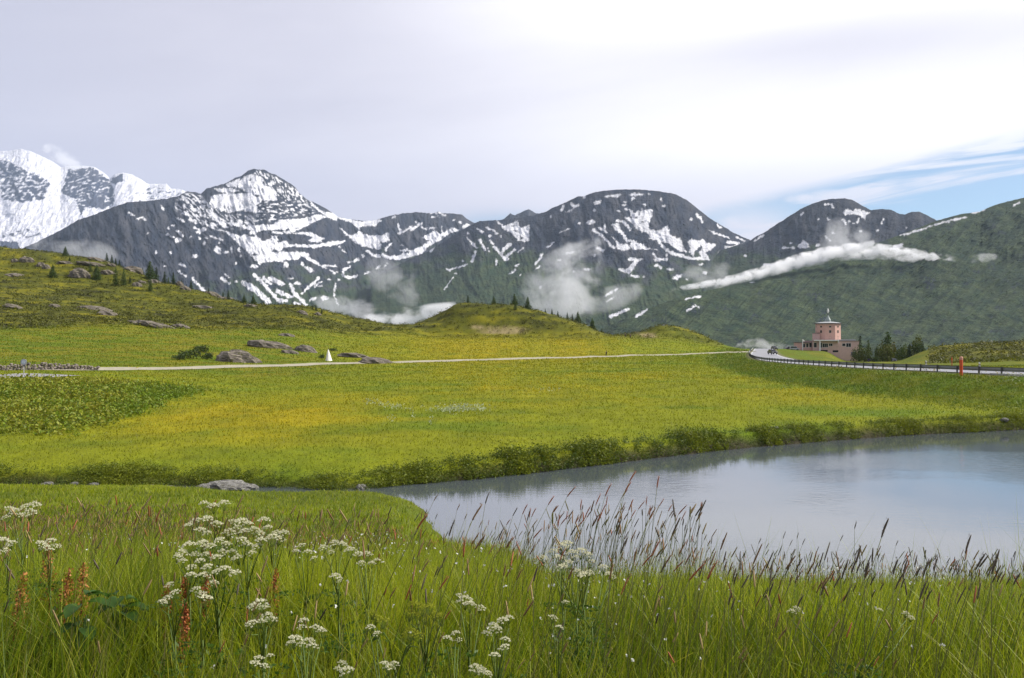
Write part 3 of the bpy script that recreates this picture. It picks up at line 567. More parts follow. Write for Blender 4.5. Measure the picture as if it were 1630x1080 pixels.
def ground(x, y, noise=True):
    x = np.atleast_1d(np.asarray(x, float)); y = np.atleast_1d(np.asarray(y, float))
    h = base_h(x, y)
    if noise:
        hl = hilly(x, y)
        h = h + hl * (1.5 * fbm(x / 26, y / 34, 201, 4) + 0.75 * ridged(x / 13, y / 17, 207, 3) - 0.2) * ss(150, 420, y + 60)
        mdw = (1 - hl) * ss(44, 60, y); h = h + mdw * (0.16 * fbm(x / 9, y / 9, 203, 4) + 0.35 * ss(150, 260, y) * fbm(x / 22, y / 30, 209, 3))
        h = h + (1 - ss(36, 50, y)) * ss(1.5, 6, y) * 0.13 * fbm(x / 2.2, y / 2.2, 205, 4)
    # road embankment
    sel = (x > 15) & (y > 30) & (y < 520)
    if sel.any():
        d, s, t = nearest(x[sel], y[sel], ROADS); rz = np.interp(t, np.arange(len(ROADS)), ROADS[:, 2])
        near = s > 0                                # left of travel direction = meadow side
        wdt = np.where(near, np.where(y[sel] > 240, 9.0, np.interp(y[sel], [60, 130, 240], [19, 16, 9])), 14.0)
        k = np.clip((d - 5.6) / (wdt - 5.6), 0, 1); k = 0.5 * k + 0.5 * k * k * (3 - 2 * k)
        bump = 0.3 * fbm(x[sel] / 5, y[sel] / 7, 211, 3) * k * (1 - k) * 4
        h[sel] = lerp(rz - 0.06, h[sel], k) + bump
    # path: the hillside is cut a little behind it
    sel = (y > 95) & (y < 360) & (x < 100)
    if sel.any():
        d, s, t = nearest(x[sel], y[sel], PATHS); h[sel] = h[sel] + 0.32 * ss(-1.3, 1.3, d * s) * ss(9, 3, d) - 0.05 * ss(3, 1.5, d)
    # pond
    sd = pond_sd(x, y)
    lip = 0.25 * fbm(x / 1.6, y / 1.6, 213, 3)
    far = ss(33, 40, y); w = lerp(2.2, 1.0, far)
    k = ss(-0.7, 1.0, (sd + lip) / w)
    h = lerp(np.minimum(h, -0.55 - 0.4 * ss(0, -4, sd)), h, k)
    return h
def gz(x, y): return float(ground([x], [y])[0])
def hit(px, row, y0=44.0, y1=640.0, n=2400):
    """where the ray through a pixel of the photograph meets the ground"""
    Y = np.exp(np.linspace(math.log(y0), math.log(y1), n)); X = (px - CX) / F * Y
    z = EYE + (HZ - row) / F * Y; g = ground(X, Y); i = np.argmax(g >= z)
    if not (g >= z).any(): i = int(np.argmax(g / Y - z / Y))
    return Vector((X[i], Y[i], g[i]))
def onray(px, Y): x = (px - CX) / F * Y; return Vector((x, Y, gz(x, Y)))

MEAD = np.array([0.165, 0.184, 0.005]); YEL = np.array([0.270, 0.220, 0.004]); LUSH = np.array([0.102, 0.160, 0.006]); HEATH = np.array([0.080, 0.085, 0.009]); HEATHD = np.array([0.034, 0.036, 0.009]); HEATHY = np.array([0.165, 0.150, 0.009]); SOIL = np.array([0.11, 0.09, 0.065]); HERB = np.array([0.105, 0.140, 0.012]); ROCKW = np.array([0.24, 0.215, 0.175])
def ground_col(x, y):
    u = x / np.maximum(y, 1) * F + CX
    n1 = 0.6 * fbm(x / 16, y / 22, 301, 4) + 0.75 * fbm(x / 42, y / 11, 309, 4); n2 = fbm(x / 4.5, y / 7, 303, 4); n3 = fbm(x / 1.3, y / 2.0, 305, 3)
    B = lambda c: np.broadcast_to(c, x.shape + (3,))
    # yellow flowered sweeps of the meadow (centres in metres)
    yb = np.zeros(x.shape)
    for px, row, rx, ry, a in ((400,680,230,34,1.0),(280,700,160,26,.6),(520,655,160,22,.55),(800,630,230,12,.55),(860,650,260,18,.35),(1000,608,260,12,.45),(1250,640,120,16,.45),(760,552,150,12,.95),(900,552,90,9,.95),(560,520,60,8,.35),(240,540,140,12,.45),(600,560,60,8,.5),(1320,655,120,10,.4)):
        p = (px - CX) / F; Y0 = wpt(px, row)[1] if row > 566 else hit(px, row)[1]; sy = Y0 * ry / max(row - HZ, 22) * 1.0
        yb = np.maximum(yb, a * np.exp(-((x / np.maximum(y, 1) - p) / (rx / F)) ** 2 - ((y - Y0) / max(sy, 6)) ** 2))
    yb = np.clip(yb * (0.85 + 0.9 * n1 + 0.6 * n2), 0, 1) * ss(46, 52, y)
    c = mixn(B(MEAD), YEL, np.clip(yb, 0, 0.95))
    c = mixn(c, LUSH, np.clip(ss(-0.1, 0.45, n1 - 0.35 * n2) * 0.85 * (1 - 0.8 * yb), 0, 1))
    c = c * (1 + 0.22 * n2 + 0.20 * n3)[..., None]
    # heath on the hills: bands of dark dwarf shrub, dry yellow grass
    hl = hilly(x, y); b = fbm(x / 22, y / 9 + base_h(x, y) / 3.0, 307, 5); b2 = fbm(x / 7, y / 4.0, 311, 4)
    hc = mixn(B(HEATH), HEATHY, ss(0.0, 0.45, b + 0.3 * b2)); hc = mixn(hc, HEATHD, ss(-0.05, -0.4, b - 0.35 * b2) * 0.9); hc = hc * (1 + 0.3 * b2)[..., None]
    c = mixn(c, hc, hl)
    # lower slopes between path and heath
    lo = ss(120, 150, y) * (1 - hl) * ss(640, 420, u); c = mixn(c, mixn(B(LUSH) * 0.80, HEATHY * 1.05, ss(-0.25, 0.35, b2 + 0.7 * n1 + 0.5 * b)), lo * 0.8)
    rr_ = ss(1190, 1240, u) * ss(150, 200, y) * (1 - hl); c = mixn(c, mixn(B(LUSH) * 0.6, HEATHY * 0.9, ss(-0.25, 0.3, b2 + 0.6 * n1)), rr_ * 0.85)
    # embankments
    sel = (x > 15) & (y > 30) & (y < 520); em = np.zeros(x.shape)
    if sel.any():
        d, s, t = nearest(x[sel], y[sel], ROADS); em[sel] = ss(19, 15, d)
        vg = ss(6.2, 5.2, d)
        c[sel] = mixn(c[sel], mixn(B(LUSH)[sel] * 0.85, MEAD * 0.6, ss(-0.2, 0.3, n2[sel])), em[sel] * 0.9); c[sel] = mixn(c[sel], SOIL * 1.6, vg * 0.5)
    lb = ss(-4, 5, y - np.interp(u, [0, 120, 220, 330], [59, 61, 75, 101]) + 6 * n2) * ss(106, 92, y) * ss(360, 300, u)
    c = mixn(c, mixn(B(HERB), np.array([0.10, 0.075, 0.02]), ss(0.0, 0.5, n2)), lb * 0.9)
    # sandy scars on the middle hillock and the small mound, trampled tracks
    for px, row, rx, ry in ((800, 527, 36, 5.5), (760, 522, 10, 3), (1030, 534, 12, 4.5)):
        p = hit(px, row); m = np.exp(-((x - p.x) / (rx / F * p.y)) ** 4 - ((base_h(x, y) - p.z) / (ry / F * p.y)) ** 4) * (np.abs(y - p.y) < 18)
        c = mixn(c, np.array([0.27, 0.215, 0.11]), np.clip(m * (1 + 1.2 * n3), 0, 1) * 0.9)
    sd = pond_sd(x, y); wet = ss(0.9, 0.1, sd); c = mixn(c, np.array([0.045, 0.04, 0.022]), wet * (sd < 5))
    nearb = 1 - ss(36, 44, y); c = mixn(c, mixn(B(np.array([0.075, 0.10, 0.012])), np.array([0.12, 0.15, 0.012]), ss(-0.3, 0.3, n2)), nearb * (1 - wet) * 0.9)
    return c
# one sheet: rows by distance, columns by direction
yy = np.concatenate([np.geomspace(0.5, 18, 110)[:-1], np.linspace(18, 62, 190)[:-1], np.geomspace(62, 470, 330)[:-1], np.geomspace(470, 1000, 45)])
uu = np.concatenate([np.linspace(-900, -80, 70)[:-1], np.linspace(-80, 1710, 640)[:-1], np.linspace(1710, 2800, 90)])
UU, YY = np.meshgrid(uu, yy); XX = (UU - CX) / F * YY
GZ = ground(XX.ravel(), YY.ravel()); GC = ground_col(XX.ravel(), YY.ravel())
mat_ground = ground_mat('meadow_ground', (0.35, 1.8, 7.0), amt=0.30, bump=0.55, bdist=0.30, stretch=(1, 0.7, 1))
tag(link('ground', raw_mesh('ground', np.stack([XX.ravel(), YY.ravel(), GZ], -1), grid_faces(len(yy), len(uu)), GC), mat_ground), 'green meadow and rolling hillside ground', 'ground', kind='structure')

# ------------------------------------------------------------------ water
m, nt, p, o = new_mat('pond_water'); L = nt.links
p.inputs['Base Color'].default_value = (0.070, 0.084, 0.094, 1); p.inputs['Roughness'].default_value = 0.05; p.inputs['IOR'].default_value = 2.2; p.inputs['Specular IOR Level'].default_value = 0.5
geo = nt.nodes.new('ShaderNodeNewGeometry'); mp = nt.nodes.new('ShaderNodeMapping'); mp.inputs['Scale'].default_value = (0.55, 1.5, 1); mp.inputs['Rotation'].default_value = (0, 0, R(14)); L.new(geo.outputs['Position'], mp.inputs[0])
n1 = node(nt, 'ShaderNodeTexNoise', i_Scale=2.6, i_Detail=4.0, i_Roughness=0.55); L.new(mp.outputs[0], n1.inputs['Vector'])
n2 = node(nt, 'ShaderNodeTexNoise', i_Scale=0.09, i_Detail=2.0); L.new(mp.outputs[0], n2.inputs['Vector'])
amp = mathn(nt, 'MULTIPLY_ADD', sstep(nt, 0.40, 0.64, n2.outputs[0]), 0.040, 0.010)
b = nt.nodes.new('ShaderNodeBump'); b.inputs['Distance'].default_value = 0.20; L.new(amp, b.inputs['Strength']); L.new(n1.outputs[0], b.inputs['Height']); L.new(b.outputs[0], p.inputs['Normal'])
mat_water = m
wv = np.array([(-40, 10), (90, 10), (90, 80), (-40, 80)], float)
xs = np.linspace(-36, 60, 40); ys = np.linspace(16, 82, 40); WX, WY = np.meshgrid(xs, ys)
keep = []
tag(link('pond', raw_mesh('pond', np.stack([WX.ravel(), WY.ravel(), WX.ravel() * 0], -1), grid_faces(40, 40)), mat_water), 'calm pond reflecting the cloudy sky', 'pond', kind='structure')

# ------------------------------------------------------------------ path and road sheets
def ribbon(name, line, offs, dz, mat, kind='structure', label=None, cat=None, zfun=None, col=None):
    line = np.asarray(line); T = np.gradient(line[:, :2], axis=0); T /= np.linalg.norm(T, axis=1)[:, None]; N = np.stack([-T[:, 1], T[:, 0]], -1)
    P = line[:, None, :2] + N[:, None, :] * np.asarray(offs)[None, :, None]; x = P[..., 0]; y = P[..., 1]
    z = (ground(x.ravel(), y.ravel()).reshape(x.shape) if zfun is None else zfun(x, y, np.arange(len(line))[:, None] + 0 * x)) + dz
    V = np.stack([x, y, z], -1).reshape(-1, 3)
    o = link(name, raw_mesh(name, V, grid_faces(len(line), len(offs)), None if col is None else np.broadcast_to(col, (len(V), 3))), mat)
    return tag(o, label, cat, kind=kind)
mat_path = plain('gravel_path', (0.30, 0.275, 0.20), rough=0.95, scale=1.2, var=0.25)
ribbon('path', catmull(PATHS[6:], 3), [-0.95, -0.5, 0, 0.5, 0.95], 0.05, mat_path, label='pale gravel path crossing the meadow', cat='path')
m, nt, p, o = new_mat('wet_asphalt'); L = nt.links
geo = nt.nodes.new('ShaderNodeNewGeometry'); n = node(nt, 'ShaderNodeTexNoise', i_Scale=0.5, i_Detail=6.0); L.new(geo.outputs['Position'], n.inputs['Vector'])
L.new(mixc(nt, n.outputs[0], (0.17, 0.17, 0.18), (0.26, 0.26, 0.27)), p.inputs['Base Color']); L.new(mathn(nt, 'MULTIPLY_ADD', n.outputs[0], 0.3, 0.30), p.inputs['Roughness']); p.inputs['Specular IOR Level'].default_value = 0.6
mat_road = m
zr_road = lambda x, y, i: np.interp(i, np.arange(len(ROADS)), ROADS[:, 2])
ribbon('road', ROADS, [-4.3, -2, 0, 2, 4.3], 0.03, mat_road, label='wet pass road running past the hotel', cat='road', zfun=zr_road)
mat_line = plain('road_paint', (0.75, 0.75, 0.72), rough=0.5, var=0.1)
for off in (-3.9, 3.9): ribbon('road_marking', ROADS, [off - 0.08, off + 0.08], 0.034, mat_line, label='white edge line of the wet pass road', cat='marking', zfun=zr_road)
# small grey side road that enters at the left edge
SIDE = catmull([pt(-260, 96), pt(-120, 99), pt(0, 103), pt(35, 107), pt(70, 112)], 5)
ribbon('side_road', SIDE, [-4.6, -2, 0, 2.4], 0.10, plain('side_asphalt', (0.27, 0.26, 0.27), rough=0.8, scale=2), label='grey side road at the left edge', cat='road')
# ================================================================== BUILT THINGS
mat_pink = plain('salmon_plaster', (0.60, 0.37, 0.305), rough=0.9, scale=1.2, var=0.10)
mat_pink2 = plain('pale_salmon_plaster', (0.60, 0.41, 0.36), rough=0.9, scale=1.0, var=0.12)
mat_white = plain('white_paint', (0.76, 0.75, 0.72), rough=0.6, var=0.08)
mat_glass = plain('dark_window_glass', (0.02, 0.022, 0.026), rough=0.12, spec=0.6, var=0.05)
mat_dark = plain('dark_timber', (0.055, 0.042, 0.038), rough=0.7)
mat_lead = plain('grey_green_metal_roof', (0.25, 0.29, 0.27), rough=0.5, scale=2)
mat_roofw = plain('light_sheet_roof', (0.34, 0.35, 0.35), rough=0.45, scale=2)
mat_stone = plain('stone_base', (0.30, 0.24, 0.20), rough=0.95, scale=1.5, var=0.3)
mat_black = plain('black_rubber', (0.02, 0.02, 0.02), rough=0.8)
mat_steel = plain('galvanised_steel', (0.20, 0.21, 0.20), rough=0.5, metal=0.55, scale=3)
mat_steel_d = plain('weathered_steel_post', (0.10, 0.10, 0.095), rough=0.7, metal=0.3, scale=3)
mat_red = plain('red_orange_paint', (0.62, 0.085, 0.022), rough=0.55, var=0.2, scale=3)
mat_redf = plain('faded_red_paint', (0.40, 0.12, 0.06), rough=0.7, var=0.3, scale=3)

# ------------------------------------------------------------------ the hotel
KH = 430 / F
HX = lambda px: (px - 1312) * KH
ZB = -4.6
HZ_ = lambda row: EYE + (HZ - row) * KH - ZB
hotel = tag(empty('hotel', ((1312 - CX) * KH, 430, ZB)), 'salmon pink mountain hotel with octagonal tower and low wing', 'hotel')
def wall_win(parent, x, z, w, h, y, frame=mat_white, n=0, depth=0.12, M=None):
    """window: pane set back in a frame standing a little proud of the wall"""
    fr = MB(); t = 0.09
    fr.box(x - w/2 - t, x + w/2 + t, y - 0.05, y + depth, z - t, z, M); fr.box(x - w/2 - t, x + w/2 + t, y - 0.05, y + depth, z + h, z + h + t, M)
    for s in (-1, 1): fr.box(x + s * (w/2 + t/2) - t/2, x + s * (w/2 + t/2) + t/2, y - 0.05, y + depth, z, z + h, M)
    for k in range(1, n + 1): q = x - w/2 + w * k / (n + 1); fr.box(q - 0.04, q + 0.04, y - 0.03, y + depth, z, z + h, M)
    wo = fr.build('window', frame, parent)
    MB().box(x - w/2, x + w/2, y - 0.015, y + depth * 0.8, z, z + h, M).build('pane', mat_glass, wo)
    return wo
# low wing: front wall y=-7 .. back y=7
wing = MB(); xl, xr = HX(1286), HX(1358.5); zt = HZ_(543.5)
wing.box(xl, xr, -7, 7, 0.0, zt); wing.build('wing', mat_pink2, hotel)
MB().box(xl - 0.25, xr + 0.25, -7.25, 7.25, zt, zt + 0.28).build('wing_roof', plain('flat_roof_edge', (0.20, 0.15, 0.13), rough=0.8), hotel)
lw = MB(); lw.box(HX(1270), xl - 0.003, -5.5, 6, HZ_(559.5) - 1.0, HZ_(546)); lw.build('side_wing', mat_pink, hotel)
MB().box(HX(1269), xl - 0.003, -6.4, 6.3, HZ_(546), HZ_(546) + 0.25).build('side_roof', mat_dark, hotel)
MB().box(xr + 0.003, xr + 0.45, -6.2, 6.5, 0.0, zt - 0.9).build('dark_side_wall', mat_dark, hotel)  # right side wall of the wing, darker than the front
# terrace slab and its column
MB().box(HX(1287.5), HX(1324.5), -9.2, -7.26, HZ_(543), HZ_(541.2)).build('canopy', mat_white, hotel)
MB().box(HX(1294.2), HX(1296.0), -9.0, -8.5, HZ_(560), HZ_(543)).build('column', mat_white, hotel)
MB().box(HX(1323.5), HX(1324.5), -9.2, -7.26, HZ_(545.5), HZ_(543.02)).build('canopy_bracket', mat_white, hotel)
MB().box(HX(1262), HX(1300), -10.2, -9.9, HZ_(561.8), HZ_(559.8)).build('terrace_wall', mat_white, hotel)
for px, row, w, h, n in ((1284.5-2, 553, 1.3, 2.0, 0),): pass
for px, row, w, h, n in ((1289.8,553,1.3,2.2,0),(1298.6,553.3,1.1,2.2,0),(1305.5,552.8,2.5,1.7,2),(1314,550.8,1.6,1.1,1),(1334.6,551,1.5,1.2,0),(1342,552.3,2.2,1.7,1),(1352,562.6,0.8,0.9,0)):
    wall_win(hotel, HX(px), HZ_(row), w, h, -7.0, n=n)
for px, row, w, h in ((1274,553,1.0,1.6),(1279,553,1.0,1.8),(1284,553,1.1,2.0)): wall_win(hotel, HX(px), HZ_(row), w, h, -5.5)
for px, row, w, h in ((1321.5,560.6,2.6,0.9),(1303.5,559.8,3.4,0.8)): MB().box(HX(px)-w/2, HX(px)+w/2, -7.05, -6.9, HZ_(row), HZ_(row)+h).build('cellar_opening', mat_glass, hotel)
MB().box(HX(1345.8), HX(1350.8), -7.07, -7.003, HZ_(565.5), HZ_(560.5)).build('banner', plain('violet_banner', (0.34, 0.20, 0.50), rough=0.7), hotel)
MB().box(HX(1269.5), HX(1270.6), -7.2, -6.9, HZ_(559), HZ_(541)).tube([(HX(1270), -7.05, HZ_(541)), (HX(1272.5), -7.05, HZ_(543.5))], 0.25).build('flagpole', mat_white, hotel)
# tower
tr_ = 18.2 * KH / math.cos(math.pi / 8); zt1 = HZ_(516)
ROT8 = Matrix.Translation((HX(1318), 0, 0)) @ Matrix.Rotation(R(22.5 - 9), 4, 'Z')
MB().lathe([(tr_, zt + 0.283), (tr_ * 0.985, zt1)], 8, ROT8).build('tower', mat_pink, hotel)
MB().lathe([(tr_ + 0.55, zt1), (tr_ + 0.6, zt1 + 0.35)], 8, ROT8).build('eave', mat_dark, hotel)
roof = MB().lathe([(tr_ + 0.3, zt1 + 0.353), (tr_ * 0.72, zt1 + 0.75), (tr_ * 0.35, zt1 + 1.05)], 8, ROT8).build('roof', mat_roofw, hotel)
MB().lathe([(1.45, zt1 + 1.0), (1.25, zt1 + 2.0), (0.35, zt1 + 3.6), (0.12, zt1 + 4.4)], 8, ROT8).build('lantern', mat_lead, roof)
MB().lathe([(0.12, zt1 + 4.3), (0.3, zt1 + 4.5), (0.08, zt1 + 4.8), (0.06, zt1 + 5.2)], 8, ROT8).build('finial', mat_dark, roof)
MB().lathe([(0.16, zt1 + 5.1), (0.42, zt1 + 5.6), (0.5, zt1 + 6.2), (0.3, zt1 + 6.9), (0.05, zt1 + 7.4)], 8, ROT8).build('statue', mat_white, roof)
fw = 18.2 * KH * 0.992
for k in range(8):
    a = R(-9) + k * math.pi / 4
    M = Matrix.Translation((HX(1318), 0, 0)) @ Matrix.Rotation(a, 4, 'Z')
    if math.cos(a) < -0.3: continue                     # the faces turned away from the road
    for row in (539.5, 530.2, 521.5):
        if row == 539.5 and HZ_(row) < zt + 0.5: pass
        wall_win(hotel, 0.0, HZ_(row), 0.85, 1.15 if row != 521.5 else 0.6, -fw * (1.0), frame=mat_stone, M=M)
MB().box(HX(1295.6), HX(1301.5), -3.0, 2.2, zt + 0.283, HZ_(531)).build('stair_turret', mat_pink2, hotel)
MB().box(HX(1295.2), HX(1301.5), -3.3, 2.5, HZ_(531), HZ_(530.2)).build('turret_roof', mat_dark, hotel)
MB().box(xr - 9.5, xr - 1, -5.6, -1.0, zt + 0.283, zt + 0.8).build('roof_light', mat_roofw, hotel)

# ------------------------------------------------------------------ guard rail beside the road
T_ = np.gradient(ROADS[:, :2], axis=0); T_ /= np.linalg.norm(T_, axis=1)[:, None]; N_ = np.stack([-T_[:, 1], T_[:, 0]], -1)
def offline(off):
    P = ROADS[:, :2] + N_ * off; return [Vector((P[i, 0], P[i, 1], ROADS[i, 2])) for i in range(len(P))]
edge = offline(4.75); edge = [p for p in edge if 60 < p.y < 415]
gr = tag(empty('guard_rail', edge[len(edge) // 2]), 'long steel guard rail along the grassy side of the pass road', 'guard rail')
def walk(line, step):
    out = []; acc = 0; prev = line[0]
    nxt = 0.0
    for a, b in zip(line[:-1], line[1:]):
        l = (b - a).length
        while nxt <= acc + l: out.append((a.lerp(b, (nxt - acc) / l), (b - a).normalized())); nxt += step
        acc += l
    return out
org = gr.location
prof = [(0.03, 0.32), (-0.04, 0.38), (0.03, 0.48), (0.03, 0.57), (-0.04, 0.67), (0.03, 0.76), (0.05, 0.76), (0.0, 0.67), (0.05, 0.57), (0.05, 0.48), (0.0, 0.38), (0.05, 0.32)]
v = []; f = []
for p, t in walk(edge, 2.0):
    n = Vector((-t.y, t.x, 0))
    for a, z in prof: q = p + n * a - org; v.append((q.x, q.y, q.z + z))
k = len(prof)
for i in range(len(v) // k - 1):
    for j in range(k): f.append((i * k + j, i * k + (j + 1) % k, (i + 1) * k + (j + 1) % k, (i + 1) * k + j))
MB().add(v, f).build('rail_beam', mat_steel, gr)
posts = [(p, t) for p, t in walk(edge, 3.4)][:100]
pm = MB().box(-0.07, 0.07, 0.05, 0.17, -0.6, 0.82).mesh('rail_post', mat_steel_d)
for p, t in posts: link('rail_post', pm, None, gr, tuple(p - org), (0, 0, math.atan2(t.y, t.x)))
# concrete kerb wall that carries the rail at the near end
kl = [p for p in offline(5.15) if 60 < p.y < 97]
v = []; f = []
for p in kl: 
    for a, z in ((-0.15, -0.9), (0.2, -0.9), (0.2, 0.12), (-0.15, 0.12)): v.append((p.x - a, p.y, p.z + z))
for i in range(len(kl) - 1):
    for j in range(4): f.append((i * 4 + j, i * 4 + (j + 1) % 4, i * 4 + 4 + (j + 1) % 4, i * 4 + 4 + j))
tag(MB().add(v, f).build('retaining_wall', plain('concrete', (0.36, 0.35, 0.31), rough=0.9, scale=2, var=0.25)), 'low grey concrete wall under the guard rail at the right edge', 'wall')

# ------------------------------------------------------------------ posts
p = onray(1530, 97.5)
r = tag(empty('marker_post', p), 'thick red orange marker post with pale top beside the guard rail', 'post')
MB().lathe([(0.165, -0.3), (0.165, 1.72)], 14).build('shaft', mat_red, r); MB().lathe([(0.175, 1.72), (0.175, 1.98), (0.10, 2.06)], 14).build('cap', plain('pale_red_cap', (0.62, 0.30, 0.22), rough=0.6), r)
for z in (0.55, 1.15): MB().lathe([(0.168, z), (0.168, z + 0.05)], 14).build('band', mat_redf, r)
q = offline(-5.4); q = min(q, key=lambda a: abs((a.x / a.y * F + CX) - 1517))
r = tag(empty('snow_pole', (q.x, q.y, gz(q.x, q.y))), 'thin faded red pole on the far side of the road', 'pole')
MB().lathe([(0.07, -0.2), (0.06, 1.7)], 10).build('shaft', mat_redf, r); MB().lathe([(0.075, 1.25), (0.075, 1.45)], 10).build('band', mat_red, r)
for px, lab in ((1470, 'white roadside delineator post left of the red marker post'), (1555, 'white roadside delineator post right of the red marker post')):
    q = offline(4.35); q = min(q, key=lambda a: abs((a.x / a.y * F + CX) - px))
    r = tag(empty('delineator_post', (q.x, q.y, q.z)), lab, 'post', 'white delineator posts along the road')
    MB().prism([(-0.07, 0.0), (0.07, 0.0), (0.07, 1.16), (-0.07, 1.24)], -0.045, 0.045).build('shaft', mat_white, r)
    MB().box(-0.073, 0.073, -0.048, 0.048, 0.86, 1.04).build('band', mat_black, r)
    MB().box(-0.03, 0.03, -0.056, -0.0485, 0.89, 1.01).build('reflector', plain('reflector', (0.7, 0.55, 0.25), rough=0.2), r)
q = onray(1194.5, 345)
r = tag(empty('bollard', q), 'dark roadside bollard where the path meets the road', 'bollard')
MB().lathe([(0.20, 0), (0.19, 1.0), (0.12, 1.15)], 12).build('shaft', mat_dark, r); MB().lathe([(0.205, 0.75), (0.205, 0.9)], 12).build('band', mat_steel, r)

# ------------------------------------------------------------------ road sign, white cone, mast
q = onray(38, 107.5)
r = tag(empty('road_sign', q, R(12)), 'round grey road sign on a pale post beside the side road', 'sign')
MB().lathe([(0.045, -0.2), (0.045, 1.95)], 10).build('post', plain('pale_post', (0.42, 0.42, 0.38), rough=0.6, metal=0.2), r)
M = Matrix.Translation((0, -0.06, 1.62)) @ Matrix.Rotation(R(90), 4, 'X')
MB().lathe([(0.33, -0.012), (0.34, 0.0), (0.33, 0.012)], 28, M).build('disc', plain('sign_back_grey', (0.30, 0.33, 0.34), rough=0.5, metal=0.3, scale=3), r)
M2 = Matrix.Translation((0, -0.075, 1.62)) @ Matrix.Rotation(R(90), 4, 'X'); MB().lathe([(0.22, -0.004), (0.22, 0.004)], 24, M2).build('disc_face', plain('sign_pale', (0.42, 0.46, 0.48), rough=0.5), r)
MB().box(-0.16, 0.16, -0.055, -0.02, 1.12, 1.24).build('plate', mat_steel_d, r)

q = hit(522.5, 574.6)
cone = MB(); n = 14; prof = [(0.80, -0.1), (0.66, 0.35), (0.50, 0.95), (0.33, 1.6), (0.17, 2.15), (0.05, 2.45)]
v = []; 
for rr_, z in prof:
    for k in range(n): a = 2 * math.pi * k / n; w = 1 + 0.10 * math.sin(3 * a + 0.8) + 0.05 * math.sin(7 * a); v.append((rr_ * w * math.cos(a) + 0.06 * (2.4 - z) * 0.5, rr_ * w * math.sin(a), z))
f = [(i * n + k, i * n + (k + 1) % n, (i + 1) * n + (k + 1) % n, (i + 1) * n + k) for i in range(len(prof) - 1) for k in range(n)] + [tuple((len(prof) - 1) * n + k for k in range(n))]
r = tag(empty('cone_marker', q), 'white pointed cone standing on the grass just above the path', 'marker')
cone.add(v, f).build('cone', plain('white_canvas', (0.72, 0.69, 0.62), rough=0.8, var=0.15, scale=2.5), r, smooth=True)
MB().lathe([(0.05, 2.4), (0.03, 2.62)], 8).build('tip', mat_dark, r)

q = onray(1060, 404)
r = tag(empty('mast', q), 'thin dark mast on top of the small grassy mound', 'mast')
MB().lathe([(0.14, -0.3), (0.09, 7.6)], 8).build('pole', plain('grey_mast', (0.10, 0.12, 0.14), rough=0.6), r)
MB().lathe([(0.02, 7.6), (0.012, 8.6)], 6).build('aerial', mat_dark, r); MB().box(-0.55, 0.55, -0.04, 0.04, 6.6, 6.7).build('crossbar', mat_dark, r)
MB().box(-1.9, -0.7, -0.5, 0.5, -0.2, 0.55).build('cabinet', mat_roofw, r)

